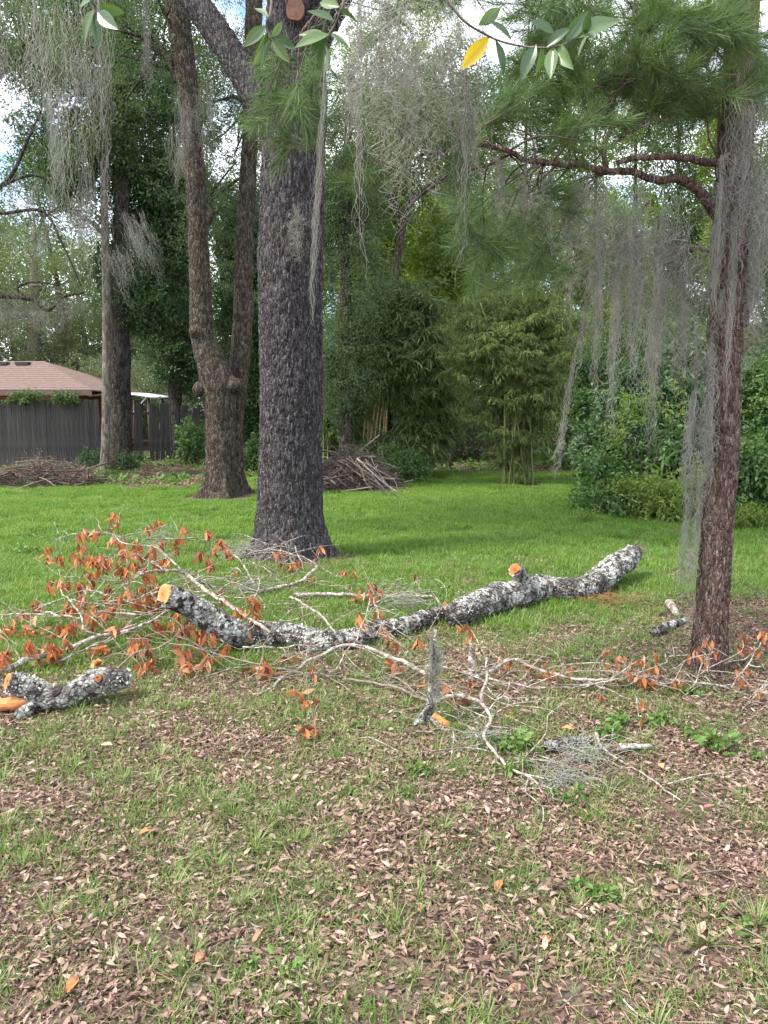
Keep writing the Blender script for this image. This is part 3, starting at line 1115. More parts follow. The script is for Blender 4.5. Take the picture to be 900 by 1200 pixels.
bl2 = [BL(170, 40, 14.5, 110, 90, 150), BL(285, 120, 15, 60, 80, 130), BL(300, 300, 14.8, 40, 60, 40), BL(265, -120, 15, 160, 90, 160), BL(245, 235, 15.2, 60, 60, 80)]
limbs(tw, MAT['twinbark'], np.array(r1), bl2[:1] + bl2[3:], 0.10, 5)
limbs(tw, MAT['twinbark'], np.array(r2), bl2[1:3], 0.08, 5)
crown(tw, bl2, 'blue', 0.7, 1.2, 0.40)

# ------------------------------------------------------------------ trees on the left by the fence
tree('slender_tree', 'slender pale grey trunk standing close in front of a thicker trunk by the fence', 'tree',
     rowsw([(122, 552, 10), (124, 500, 10), (125, 400, 9.5), (124, 300, 9), (122, 200, 7), (128, 90, 6), (133, -40, 5)], 20.3),
     [BL(110, 120, 20.5, 80, 90, 150), BL(150, 10, 20.5, 90, 70, 130), BL(60, 230, 20.3, 50, 50, 40)], 'oak', 'greybark', gap=0.45, r0=0.06)
tree('dark_oak', 'thick dark trunk by the fence just behind a slender pale trunk', 'tree',
     rowsw([(142, 549, 26), (141, 500, 24), (140, 420, 24), (139, 340, 20), (142, 260, 18), (144, 170, 16), (143, 60, 14), (140, -80, 10)], 21.0),
     [BL(170, 330, 21.5, 55, 60, 110), BL(185, 230, 22, 55, 70, 130), BL(90, 170, 22, 70, 80, 130), BL(160, 70, 21.5, 90, 80, 140), BL(60, 20, 21.5, 90, 70, 110)], 'dark', 'farbark', gap=0.42, r0=0.13)
# spreading oak whose limbs reach in from beyond the left edge
Y3 = 17.5
ob = A(-110, 560, Y3)
sp = thing('spreading_oak', 'spreading oak whose long bare mossy limbs reach over the brick house', 'tree', (ob[0], Y3, 0))
tr3 = rowsw([(-110, 565, 44), (-108, 500, 38), (-100, 430, 36), (-95, 350, 34), (-100, 250, 28), (-110, 120, 20)], Y3)
tr3[0][2] = -0.1
part('trunk', *Bag().add(*tube(spline(tr3, 0.12), 24, disp=soft_disp(0.3, 2, 4))).get(), MAT['farbark'], sp)
for pts in ([(-95, 370, 12), (-30, 348, 9), (10, 347, 6.5), (40, 352, 5), (56, 364, 4), (75, 348, 3), (98, 343, 2)],
            [(30, 350, 4), (20, 338, 3), (40, 330, 2.4), (70, 335, 1.6)],
            [(-98, 300, 10), (-30, 240, 7), (10, 210, 5), (30, 170, 3.6), (48, 130, 2.4)],
            [(0, 218, 4), (40, 205, 3), (80, 222, 2), (110, 215, 1.2)],
            [(-30, 240, 5), (0, 250, 4), (50, 248, 3), (75, 290, 2.4), (95, 335, 1.6)],
            [(-100, 240, 8), (-40, 130, 6), (0, 90, 4), (45, 30, 3)],
            [(56, 250, 2.2), (80, 240, 1.6), (110, 262, 1.0)]):
    part('limb', *Bag().add(*tube(spline(rowsw(pts, Y3), 0.12), 7)).get(), MAT['farbark'], sp)
crown(sp, [BL(0, 110, 17.5, 70, 90, 150), BL(-60, 200, 17.8, 80, 60, 100), BL(20, 30, 17.5, 70, 50, 110), BL(10, 385, 19.5, 40, 16, 14)], 'oak', 0.6, 1.0, 0.46)

# ------------------------------------------------------------------ woods behind
def simple(name, label, px, Y, top, blobs, kind, bark='farbark', w=16, lean=0, group=None, gap=0.4, **k):
    by = 481 + EYE * FPX / Y
    top = top + 50
    H = by - top
    return tree(name, label, 'tree', rowsw([(px, by, w), (px + lean * 0.2, by - H * 0.3, w * 0.9), (px + lean * 0.55, by - H * 0.6, w * 0.7), (px + lean, top, w * 0.12)], Y), blobs, kind, bark, group, seg=10, gap=gap, step=0.3, **k)


simple('evergreen_tree', 'dense dark evergreen filling the gap left of the twin trunks', 205, 28, 120,
       [BL(207, 405, 28, 34, 55, 150), BL(200, 330, 28, 45, 60, 180), BL(205, 240, 28, 45, 60, 170), BL(210, 150, 28, 45, 60, 130)], 'dark', gap=0.34)
simple('evergreen_tree', 'dark evergreen showing between the twin trunks and the large dark trunk', 292, 23, 200,
       [BL(295, 460, 23, 30, 60, 120), BL(292, 370, 23, 38, 60, 150), BL(295, 280, 23, 40, 60, 120)], 'dark', gap=0.33)
simple('cedar_tree', 'blue green fine leaved tree just right of the large dark trunk', 405, 17.5, 80,
       [BL(405, 430, 17.5, 34, 60, 110), BL(410, 340, 17.5, 42, 70, 170), BL(408, 240, 17.5, 45, 60, 120), BL(415, 150, 17.5, 50, 60, 90)], 'blue', gap=0.43, r0=0.06)
# thin dark leaning tree right of the cedar
tree('leaning_tree', 'thin dark leaning tree forking above the bamboo', 'tree',
     rowsw([(452, 545, 12), (456, 450, 11), (462, 340, 10), (470, 275, 9), (480, 240, 7), (510, 215, 6), (545, 195, 4)], 19.0),
     [BL(440, 200, 19.5, 60, 60, 70), BL(520, 130, 19.5, 70, 60, 80)], 'oak', 'farbark', r0=0.07, gap=0.44, seg=10)
WOODS = [
    (350, 34, 60, [BL(350, 300, 34, 60, 110, 160), BL(350, 150, 34, 70, 90, 120)], 'oak', 'tall oak in the woods behind the large dark trunk', 14, 0),
    (470, 33, 40, [BL(470, 330, 33, 70, 80, 170), BL(480, 200, 33, 75, 80, 150), BL(470, 80, 33, 80, 80, 110)], 'lime', 'sunlit yellow green tree behind the tan bamboo canes', 10, 6),
    (545, 30, 60, [BL(545, 320, 30, 50, 70, 130), BL(550, 210, 30, 60, 70, 120)], 'pale', 'pale green tree between the two bamboo clumps', 9, -4),
    (610, 36, 30, [BL(600, 260, 36, 70, 80, 130), BL(610, 130, 36, 80, 80, 110)], 'oak', 'tall oak in the woods behind the broad bamboo clump', 9, 8),
    (665, 31, 20, [BL(665, 200, 31, 45, 60, 50), BL(660, 90, 31, 60, 60, 60)], 'lime', 'thin straight trunk right of the broad bamboo clump', 6, 3),
    (700, 34, 20, [BL(700, 330, 34, 50, 60, 90), BL(705, 120, 34, 60, 60, 60)], 'pale', 'thin pale tree in the woods behind the hanging moss', 6, -3),
    (742, 29, 40, [BL(742, 380, 29, 55, 70, 130), BL(745, 270, 29, 50, 50, 70), BL(750, 120, 29, 60, 70, 60)], 'lime', 'bright green tree rising behind the dark shrub thicket', 8, 4),
    (800, 26, 60, [BL(800, 400, 26, 50, 60, 120), BL(805, 260, 26, 50, 60, 80), BL(800, 150, 26, 60, 60, 60)], 'oak', 'green tree in the woods just left of the reddish pine', 10, -6),
    (872, 24, 60, [BL(868, 420, 24, 45, 70, 130), BL(868, 290, 24, 40, 60, 90), BL(880, 150, 24, 60, 80, 70)], 'lime', 'light green tree in the woods just right of the reddish pine', 10, 5),
    (945, 22, 60, [BL(930, 440, 22, 60, 80, 130), BL(935, 280, 22, 60, 90, 120)], 'oak', 'dark green tree at the far right end of the woods', 12, 0),
]
for px, Y, top, bl, kd, lab, w, lean in WOODS:
    bl = [(c, r, int(n * 1.6)) for c, r, n in bl]
    simple('woodland_tree', lab, px, Y, top, bl, kd, w=w, lean=lean, group='trees in the woods behind the lawn', gap=0.41, r0=0.09)
simple('young_tree', 'bright yellow green young tree rising between the two bamboo clumps', 528, 21, 230,
       [BL(528, 340, 21, 30, 50, 46), BL(512, 280, 21, 34, 40, 40), BL(535, 420, 21, 22, 36, 22)], 'lime', w=5, gap=0.42, r0=0.03)
simple('young_tree', 'bright green young tree behind the shaggy bamboo thicket', 447, 22, 220,
       [BL(445, 310, 22, 34, 40, 44), BL(455, 250, 22, 34, 34, 34)], 'lime', w=5, gap=0.42, r0=0.03)
for px, Y, lab, bl, w in ((40, 40, 'pale grey green oak behind the brick house roof', [BL(20, 400, 40, 80, 50, 170), BL(60, 330, 40, 90, 60, 150), BL(-60, 360, 40, 80, 80, 120)], 18),
                          (150, 42, 'pale grey green oak beyond the white canopy', [BL(120, 410, 42, 60, 50, 140), BL(190, 400, 42, 60, 60, 150), BL(150, 300, 42, 80, 60, 120)], 16)):
    simple('far_oak', lab, px, Y, 200, bl, 'pale', 'greybark', w, gap=0.36, group='pale oaks beyond the fence', r0=0.12)
# leaning dead trunk in the woods
P = spline(rowsw([(628, 420, 9), (655, 350, 9), (690, 318, 8), (725, 280, 6), (760, 235, 4)], [25, 24.5, 24, 23.5, 23]), 0.2)
P = np.vstack([[*(A(615, 481 + EYE * FPX / 25.5, 25.5) - [0, 0, 0.1]), 0.14], P])
tag(part('dead_tree', *Bag().add(*tube(P, 10, disp=soft_disp(0.3, 3, 2))).get(), MAT['farbark'], base=P[0, :3]), 'dark leaning dead trunk in the woods above the broad bamboo clump', 'tree trunk')

# far wood that closes the view: one mass, with trunks inside
n = 11000
x = RNG.uniform(-48, 48, n)
y = RNG.uniform(44, 66, n) - 0.010 * x * x * 0.4
top = 11 + 9 * fbm(np.stack([x * 0.11, y * 0.05, 0 * x], 1), 3, 12)
top = top - 5.5 * np.exp(-((x + 17) / 6.5) ** 2)
zz = RNG.uniform(0.02, 1, n) ** 0.9 * top
fw = scatter('far_woods', PR['oak'] + PR['pale'][:1] + PR['lime'][:1], np.stack([x, y, zz], 1), rand_eul(n, 0.6), RNG.uniform(1.6, 3.0, n), seed=9)
tag(fw, 'distant leafy woods closing the view behind all the trees', 'woods')
b = Bag()
for _ in range(60):
    bx, by = RNG.uniform(-45, 45), RNG.uniform(42, 60)
    h = RNG.uniform(9, 16)
    b.add(*tube(spline([[bx, by, -0.2, 0.22], [bx + RNG.normal(0, 0.4), by, h * 0.5, 0.17], [bx + RNG.normal(0, 0.9), by, h, 0.06]], 1.0), 7))
o = part('far_trunks', *b.get(), MAT['farbark'], stuff=True)
tag(o, 'dim straight trunks inside the distant woods', 'woods')


# ------------------------------------------------------------------ house, canopy and fence
YH = 30.0
hx1, hx0 = A(108, 458, YH)[0], A(-260, 458, YH)[0]
ze = A(60, 457, YH)[2]
zr = A(40, 423, YH + 4)[2]
hs = thing('brick_house', 'low brick house with red brown hip roof behind the board fence', 'house', ((hx0 + hx1) / 2, YH + 4, 0))
part('wall', *[q if i == 0 else [q] for i, q in enumerate(box(((hx0 + hx1) / 2 - 0.2, YH + 4.2, ze / 2), (hx1 - hx0 - 1.2, 7.0, ze)))], MAT['brick'], hs, smooth=False)
y0, y1, o_ = YH, YH + 8.4, 4.0
V = np.array([[hx0, y0, ze], [hx1, y0, ze], [hx1, y1, ze], [hx0, y1, ze], [hx0 + o_, YH + 4.2, zr], [A(52, 427, YH + 4.2)[0], YH + 4.2, zr],
              [hx0, y0, ze - 0.05], [hx1, y0, ze - 0.05], [hx1, y1, ze - 0.05], [hx0, y1, ze - 0.05]])
roof = part('roof', V, [np.array([[0, 1, 5, 4], [2, 3, 4, 5], [0, 6, 7, 1], [1, 7, 8, 2], [2, 8, 9, 3], [3, 9, 6, 0], [6, 9, 8, 7]]), np.array([[1, 2, 5], [3, 0, 4]])], MAT['roof'], hs, smooth=False)
# courses of shingles as thin raised strips on the near slope
slope = (V[5] + V[4]) / 2 - (V[0] + V[1]) / 2
nrm = np.cross(V[1] - V[0], V[4] - V[0])
nrm = nrm / np.linalg.norm(nrm)
for k in range(14):
    a, c = k / 14, (k + 1.12) / 14
    p0, p1 = V[0] + (V[4] - V[0]) * a, V[1] + (V[5] - V[1]) * a
    q0, q1 = V[0] + (V[4] - V[0]) * min(c, 1), V[1] + (V[5] - V[1]) * min(c, 1)
    W = np.array([p0 + nrm * 0.016, p1 + nrm * 0.016, q1 + nrm * 0.006, q0 + nrm * 0.006, p0 + nrm * 0.003, p1 + nrm * 0.003])
    part('shingle_course', W, [np.array([[0, 1, 2, 3], [4, 5, 1, 0]])], MAT['roof'], roof, smooth=False)
part('fascia', *[q if i == 0 else [q] for i, q in enumerate(box(((hx0 + hx1) / 2, y0 - 0.03, ze - 0.11), (hx1 - hx0, 0.05, 0.20)))], MAT['trim'], hs, smooth=False)
for px in (27, 2):
    c = A(px, 427, YH + 3.6)
    c[2] = ze + (zr - ze) * (3.6 / 4.2) + 0.06
    part('roof_vent', *[q if i == 0 else [q] for i, q in enumerate(box(c, (0.55, 0.35, 0.12)))], MAT['shed'], roof, smooth=False)

YC = 31.0
cx0, cx1, cz = A(104, 466, YC)[0], A(181, 462, YC)[0], A(150, 464, YC)[2]
cn = thing('white_canopy', 'white curved canopy roof on thin posts behind the board fence', 'canopy', ((cx0 + cx1) / 2, YC + 1.2, 0))
n = 13
t = np.linspace(0, 1, n)
top = np.stack([cx0 + (cx1 - cx0) * t, np.full(n, YC), cz + 0.17 * np.sin(t * 2.6 + 0.5) - 0.05], 1)
back = top + np.array([0, 2.4, 0.06])
V = np.concatenate([top, back, top - [0, 0, 0.06], back - [0, 0, 0.06]])
k = np.arange(n - 1)
Q = np.concatenate([np.stack([k, k + 1, k + 1 + n, k + n], 1), np.stack([k + 2 * n, k + 3 * n, k + 1 + 3 * n, k + 1 + 2 * n], 1),
                    np.stack([k, k + 2 * n, k + 1 + 2 * n, k + 1], 1), np.stack([k + n, k + 1 + n, k + 1 + 3 * n, k + 3 * n], 1),
                    np.array([[0, n, 3 * n, 2 * n], [n - 1, 3 * n - 1, 4 * n - 1, 2 * n - 1]])])
part('canopy_roof', V, [Q], MAT['white'], cn)
for px in (109, 155, 172):
    for dy in (0.15, 2.2):
        x = A(px, 470, YC)[0]
        part('post', *Bag().add(*tube(np.array([[x, YC + dy, -0.05, 0.035], [x, YC + dy, cz + 0.02, 0.035]]), 8)).get(), MAT['trim'], cn)
x = A(152, 470, YC)[0]
part('brace', *Bag().add(*tube(np.array([[x, YC + 0.12, cz - 0.75, 0.025], [x + 0.7, YC + 0.12, cz + 0.03, 0.025]]), 8)).get(), MAT['white'], cn)

bm_cache = {}


def board_mesh(var):
    w, t_, h = 0.135, 0.02, 1.0
    ear = (0.015, 0.03, 0.0, 0.02)[var]
    V = np.array([[-w / 2, 0], [w / 2, 0], [w / 2, h - ear], [w / 2 - ear, h], [-w / 2 + ear * 0.5, h - ear * 0.3], [-w / 2, h - ear]])
    V3 = np.concatenate([np.column_stack([V[:, 0], np.full(6, -t_ / 2), V[:, 1]]), np.column_stack([V[:, 0], np.full(6, t_ / 2), V[:, 1]])])
    F = [np.array([[0, 1, 2, 5], [2, 3, 4, 5], [7, 6, 11, 8], [8, 11, 10, 9]] + [[i, i + 6, (i + 1) % 6 + 6, (i + 1) % 6] for i in range(6)])]
    return mesh_from('board', V3, F, MAT['fence'], False)


BOARDS = [board_mesh(i) for i in range(4)]


def fence(label, p0, p1, h, gap, lean, missing=(), jitter=0.02):
    p0, p1 = np.array(p0), np.array(p1)
    f = thing('board_fence', label, 'fence', (*p0, 0), 'weathered board fence panels')
    L = np.linalg.norm(p1 - p0)
    d = (p1 - p0) / L
    ang = math.atan2(d[1], d[0])
    n = int(L / (0.135 + gap))
    for k in range(n):
        if k in missing:
            continue
        q = d * (k + 0.5) * L / n
        o = bpy.data.objects.new('board', BOARDS[random.randrange(4)])
        o.location = (q[0], q[1] + random.uniform(-0.008, 0.008), -0.03)
        o.rotation_euler = (random.gauss(0, 0.008), random.gauss(lean, 0.004 + abs(lean) * 0.4), ang + random.gauss(0, 0.03))
        o.scale = (random.uniform(0.99, 1.06), 1, h + random.gauss(0, jitter))
        link(o, f)
    for zz in (0.35, 1.45):
        c = np.array([*((p0 + p1) / 2 + np.array([-d[1], d[0]]) * 0.045), zz])
        V, F = box((0, 0, 0), (L, 0.05, 0.09))
        R = np.array([[d[0], -d[1], 0], [d[1], d[0], 0], [0, 0, 1]])
        part('rail', V @ R.T + c, [F], MAT['fence'], f, smooth=False)
    for k in range(int(L / 2.4) + 1):
        q = p0 + d * min(k * 2.4, L - 0.06) + np.array([-d[1], d[0]]) * 0.12
        V, F = box((q[0], q[1], 0.9), (0.09, 0.09, 1.9))
        part('post', V, [F], MAT['fence'], f, smooth=False)


fa, fb = A(-60, 548, 20.9), A(118, 546, 21.9)
fence('long straight run of dark weathered fence boards in front of the brick house', fa[:2], fb[:2], 1.86, -0.012, 0.0)
fc, fd = A(150, 540, 23.6), A(200, 538, 24.4)
fence('uneven run of fence boards with gaps right of the thick dark trunk', fc[:2], fd[:2], 1.75, 0.02, 0.02, (3,), 0.05)
fe = A(243, 536, 25.4)
fence('sagging end of the board fence leaning behind a leafy bush', fd[:2] + [0.05, 0.05], fe[:2], 1.75, 0.03, 0.09, (5,), 0.04)
pv = A(157, 540, 23.0)


# ------------------------------------------------------------------ shrubs and undergrowth
def shrub(name, label, blobs, kind, base_px, Y, nst=9, cat='shrub', group=None, gap=0.34, smin=0.8, smax=1.3, stem='darkstick', shell=0.2, r=0.02):
    bx = A(base_px, 500, Y)[0]
    t = thing(name, label, cat, (bx, Y, 0), group)
    b = Bag()
    for k in range(nst):
        c, rr, n = blobs[k % len(blobs)]
        e = ell_pts(c, rr, 1, 0.6)[0]
        a0 = np.array([bx + RNG.normal(0, 0.12), Y + RNG.normal(0, 0.12), -0.03])
        b.add(*tube(spline(wiggle(a0, e, r, 0.005, 5, 0.05), 0.15), 5))
    o = part('stems', *b.get(), MAT[stem], t, stuff=True)
    crown(t, blobs, kind, smin, smax, gap, name='foliage', shell=shell, seed=int(base_px) % 50 + 4)
    return t


UG = 'undergrowth along the edge of the woods'
shrub('fence_vine', 'fern like vine growing over the top of the straight fence', [BL(30, 464, 21.3, 22, 6, 26, 0.15), BL(75, 465, 21.5, 16, 5, 18, 0.15)], 'shrub', 40, 22.4, 3, 'vine', None, 0.2, 0.5, 0.9)
shrub('leafy_bush', 'leafy green bush against the sagging fence end left of the twin trunks', [BL(225, 520, 22.5, 13, 22, 30), BL(216, 505, 22.8, 8, 12, 8)], 'shrub', 220, 22.6, gap=0.25)
shrub('leafy_bush', 'low bush at the foot of the slender trunk by the fence', [BL(108, 537, 20.9, 13, 10, 18), BL(150, 537, 20.4, 14, 10, 20)], 'dark', 118, 20.7, gap=0.25, smin=0.5, smax=0.8)
shrub('low_bush', 'low dark bush between the twin trunks and the large trunk', [BL(300, 535, 19.5, 22, 22, 50)], 'shrub', 298, 19.5, gap=0.25)
shrub('low_bush', 'small round green bush beside the right brush pile', [BL(478, 545, 16.5, 22, 17, 40), BL(455, 535, 17, 16, 14, 26)], 'shrub', 470, 16.6, gap=0.2, smin=0.6, smax=0.9)
shrub('low_bush', 'dark tangled undergrowth behind the right brush pile', [BL(400, 505, 19.8, 34, 40, 70), BL(392, 440, 20.2, 24, 40, 40)], 'bamboodark', 400, 19.6, gap=0.28)
shrub('undergrowth', 'dull grey green undergrowth between the two bamboo clumps', [BL(545, 500, 24, 34, 46, 110), BL(520, 440, 26, 30, 40, 80)], 'pale', 540, 24.5, group=UG, gap=0.3)
shrub('undergrowth', 'brownish green undergrowth directly behind the broad bamboo clump', [BL(610, 480, 25, 60, 60, 150), BL(640, 400, 26, 50, 50, 110)], 'oak', 610, 25.2, group=UG, gap=0.3)
shrub('undergrowth', 'green undergrowth behind the swinging moss strand right of the bamboo', [BL(670, 500, 20, 34, 44, 130), BL(680, 440, 21, 36, 36, 100)], 'shrub', 672, 20.3, group=UG, gap=0.3)
shrub('undergrowth', 'pale undergrowth in the gap behind the dark shrub thicket', [BL(730, 440, 22, 50, 50, 150), BL(800, 430, 21, 50, 60, 150)], 'oak', 760, 21.5, group=UG, gap=0.3)
shrub('undergrowth', 'green undergrowth right of the reddish pine in the background', [BL(880, 470, 17, 36, 60, 140), BL(930, 480, 16, 50, 70, 120)], 'shrub', 890, 16.6, group=UG, gap=0.3)
shrub('undergrowth', 'dark undergrowth in the shade behind the tan bamboo canes', [BL(470, 480, 24.5, 60, 60, 170), BL(430, 400, 25, 50, 50, 120)], 'dark', 465, 24.7, group=UG, gap=0.28)
shrub('undergrowth', 'dark undergrowth behind the twin trunks', [BL(265, 470, 30, 60, 60, 170), BL(330, 470, 30, 60, 70, 150)], 'dark', 280, 30, group=UG, gap=0.25)
shrub('undergrowth', 'grey green bushes beyond the fence near the white canopy', [BL(190, 455, 36, 50, 34, 130), BL(120, 445, 37, 60, 30, 130), BL(30, 440, 41, 80, 40, 130)], 'pale', 150, 37, group=UG, gap=0.25)

shrub('shrub_thicket', 'big dark broadleaf shrub thicket left of the reddish pine', [BL(780, 500, 13.6, 58, 62, 190), BL(722, 530, 13.2, 40, 44, 110), BL(805, 440, 14, 40, 46, 90), BL(760, 470, 13.6, 50, 40, 70)], 'dark', 770, 13.5, 14, gap=0.32, smin=0.8, smax=1.4)
shrub('broadleaf_shrub', 'mid green broad leaved shrub growing in front of the dark thicket', [BL(755, 510, 12.3, 54, 46, 34), BL(712, 555, 12.0, 34, 30, 26), BL(795, 545, 12.0, 30, 40, 26), BL(740, 578, 11.8, 44, 22, 22)], 'shrub', 752, 12.2, 14, gap=0.44, smin=0.8, smax=1.4, r=0.012)
shrub('feathery_shrub', 'feathery dark shrub sprawling on the lawn at the foot of the thicket', [BL(715, 585, 11.6, 40, 20, 50), BL(760, 592, 11.2, 46, 16, 50)], 'shrub', 730, 11.5, gap=0.2, smin=0.4, smax=0.8)
shrub('light_shrub', 'light green leafy shrub in front of the dark thicket', [BL(785, 582, 10.9, 32, 24, 40), BL(808, 570, 11.1, 22, 26, 26), BL(745, 572, 11.3, 20, 14, 12), BL(775, 600, 10.7, 40, 10, 14)], 'lime', 785, 11.0, gap=0.25, smin=0.45, smax=0.75)
shrub('light_shrub', 'green shrub with sprawling shoots right of the reddish pine', [BL(880, 560, 10.8, 30, 46, 90), BL(925, 570, 10.6, 40, 44, 80)], 'shrub', 890, 10.8, gap=0.24, smin=0.7, smax=1.1)
shrub('light_shrub', 'small yellow green plant low on the lawn right of the pine', [BL(882, 604, 10.1, 22, 9, 22)], 'lime', 882, 10.2, 5, gap=0.1, smin=0.4, smax=0.6)
shrub('yellow_seedling', 'small yellow green seedling alone on the lawn before the feathery shrub', [BL(683, 604, 10.7, 11, 5, 9)], 'lime', 683, 10.7, 3, 'plant', gap=0.05, smin=0.3, smax=0.45)
shrub('light_shrub', 'pale leafed sapling high in the dark thicket', [BL(780, 465, 12.0, 34, 24, 9), BL(740, 480, 11.9, 22, 24, 7), BL(725, 510, 11.8, 20, 14, 5)], 'lime', 770, 12.4, 7, 'sapling', gap=0.1, smin=0.35, smax=0.6)

# tall cane-like plant with sword leaves in front of the thicket
tp = A(775, 600, 11.3)
t = thing('sword_leaf_plant', 'tall pale plant with long sword shaped leaves before the thicket', 'plant', (tp[0], 11.3, 0))
st = spline(rowsw([(772, 602, 2.4), (773, 570, 2.2), (777, 545, 1.6)], 11.3), 0.05)
part('stem', *Bag().add(*tube(st, 6)).get(), MAT['greenstem'], t)
sword = mesh_from('leaf', np.concatenate([LEAF7[0] * [0.34, 0.045, 0.3]]), [LEAF7[1]], MAT['weed'])
for k in range(11):
    q = st[int((0.25 + 0.075 * k) * (len(st) - 1)) if k < 10 else -1]
    o = bpy.data.objects.new('leaf', sword)
    o.location = Vector(q[:3] - origin(t))
    o.rotation_euler = (0, -random.uniform(0.4, 1.1), k * 2.5)
    link(o, t)


# ------------------------------------------------------------------ bamboo
def bamboo(label, base_px, Y, canes, blobs, kind, canemat, gap=0.25, smin=0.8, smax=1.25):
    bx = A(base_px, 500, Y)[0]
    t = thing('bamboo_clump', label, 'bamboo', (bx, Y, 0), 'bamboo clumps at the lawn edge')
    for (x0, x1, top, w, m) in canes:
        by = 481 + EYE * FPX / Y + 3
        dy = RNG.uniform(-0.3, 0.3)
        P = spline([[*A(x0, by, Y + dy), w], [*A(x0 + (x1 - x0) * 0.3, by + (top - by) * 0.5, Y + dy), w], [*A(x1, top, Y + dy), w * 0.6]], 0.12)
        P[0, 2] = -0.05
        V, Qd, T = tube(P, 8, disp=lambda V_, N, s, th, r: r * 0.22 * (np.mod(s, 0.36) < 0.11))
        part('cane', *Bag().add(V, Qd, T).get(), MAT[m], t)
    blobs = blobs + [(A(x1, top, Y), (0.28, 0.28, 0.5), 5) for (x0, x1, top, w, m) in canes[:14]]
    crown(t, blobs, kind, smin, smax, gap, 0.3, 0.15, 'foliage', seed=int(base_px) % 40 + 5, gf=1.3)
    return t


cs = [(RNG.uniform(586, 626), RNG.uniform(562, 648), RNG.uniform(345, 410), 0.017, 'greencane') for _ in range(20)]
bamboo('broad leafy bamboo clump standing alone at the end of the lawn', 603, 16.3, cs,
       [BL(603, 465, 16.3, 34, 55, 100), BL(600, 410, 16.3, 62, 50, 190), BL(572, 375, 16.6, 46, 36, 90), BL(632, 378, 16.4, 46, 36, 90), BL(603, 528, 16.2, 19, 26, 30), BL(636, 455, 16, 34, 46, 44),
        BL(566, 455, 16.4, 34, 46, 44), BL(602, 400, 16.0, 82, 74, 110), BL(600, 362, 16.4, 44, 26, 40), BL(606, 490, 16, 52, 40, 26)], 'bamboo', 'greencane', gap=0.38, smin=0.6, smax=1.05)
cs = [(405, 408, 430, 0.022, 'greencane'), (411, 416, 455, 0.02, 'greencane'), (450, 458, 430, 0.022, 'cane'), (468, 470, 450, 0.02, 'greencane'), (384, 386, 470, 0.022, 'greencane'), (379, 380, 480, 0.02, 'greencane'), (424, 430, 470, 0.018, 'cane'), (447, 452, 470, 0.016, 'cane')]
cs += [(RNG.uniform(430, 456), RNG.uniform(432, 458), RNG.uniform(410, 450), 0.021, 'cane') for _ in range(22)]
bamboo('shaggy dark bamboo thicket with exposed tan canes behind the right brush pile', 450, 18.3, cs,
       [BL(480, 400, 18.3, 46, 55, 150), BL(500, 470, 18.3, 32, 60, 150), BL(470, 360, 18.6, 50, 30, 80), BL(440, 418, 18.0, 26, 22, 40), BL(395, 490, 18.6, 22, 40, 40), BL(425, 525, 17.8, 14, 10, 8), BL(485, 520, 18.0, 24, 22, 40)], 'bamboodark', 'cane', gap=0.30)


# ------------------------------------------------------------------ brush piles
def brush(label, cpx, Y, hw, h, nst, nfine, mat, seed):
    bx = A(cpx, 500, Y)[0]
    t = thing('brush_pile', label, 'brush pile', (bx, Y, 0), 'piles of cut brush on the lawn edge')
    r_ = np.random.default_rng(seed)

    def one(L, w):
        a = r_.uniform(0, 6.283)
        rr = math.sqrt(r_.uniform(0, 1))
        cx, cy = rr * hw * math.cos(a), rr * 0.55 * hw * math.sin(a)
        zc = h * (1 - rr ** 1.8) * r_.uniform(0.15, 1.0) + 0.04
        d = np.array([r_.normal(0, 1), r_.normal(0, 0.7), r_.normal(0, 0.28)])
        d /= np.linalg.norm(d)
        c = np.array([bx + cx, Y + cy, zc])
        p = [c - d * L / 2, c + r_.normal(0, 0.06 * L, 3), c + d * L / 2 - np.array([0, 0, 0.1 * L])]
        p = [np.array([q[0], q[1], max(q[2], 0.01)]) for q in p]
        return spline([[*p[0], w], [*p[1], w * 0.8], [*p[2], w * 0.35]], 0.12)
    for k in range(nst):
        part('stick', *Bag().add(*tube(one(r_.uniform(0.5, 1.5), r_.uniform(0.010, 0.024)), 6)).get(), MAT[mat if k % 4 else 'stick'], t)
    b_ = Bag()
    for k in range(nfine):
        b_.add(*tube(one(r_.uniform(0.25, 0.8), r_.uniform(0.004, 0.008)), 4))
    part('twigs', *b_.get(), MAT[mat], t, stuff=True)
    # dead leaves and dirt held inside the heap
    pts = ell_pts((bx, Y, 0.0), (hw * 0.9, hw * 0.5, h * 0.8), 130, 0.2)
    pts = pts[pts[:, 2] > 0.01]
    scatter('dead_foliage', PR['litter'], pts, rand_eul(len(pts), 0.6), r_.uniform(0.8, 1.4, len(pts)), parent=t, seed=seed)
    return t


bp = brush('heap of dark cut sticks in front of the straight board fence', 45, 16.0, 1.2, 0.55, 70, 700, 'darkstick', 3)
bp2 = brush('heap of grey twigs beside the large dark trunk near the bamboo', 412, 15.0, 0.80, 0.85, 60, 1500, 'darkstick', 4)
P = spline(rowsw([(418, 537, 2.4), (445, 562, 2.2), (470, 580, 1.6)], 14.4), 0.1)
part('stick', *Bag().add(*tube(P, 6)).get(), MAT['branch'], bp2)
for k in range(16):
    e0 = A(RNG.uniform(395, 440), RNG.uniform(533, 548), 14.6)
    e1 = G(RNG.uniform(440, 470), RNG.uniform(572, 583), 0.02)
    part('stick', *Bag().add(*tube(spline(wiggle(e0, e1, 0.007, 0.003, 4, 0.03), 0.12), 5)).get(), MAT['greystick'], bp2)
shrub('low_weeds', 'green weeds growing through the left heap of sticks', [BL(70, 560, 16.3, 40, 8, 20), BL(20, 572, 15.6, 22, 4, 12)], 'weed', 60, 16.0, 6, 'weeds', gap=0.1, smin=0.8, smax=1.4)


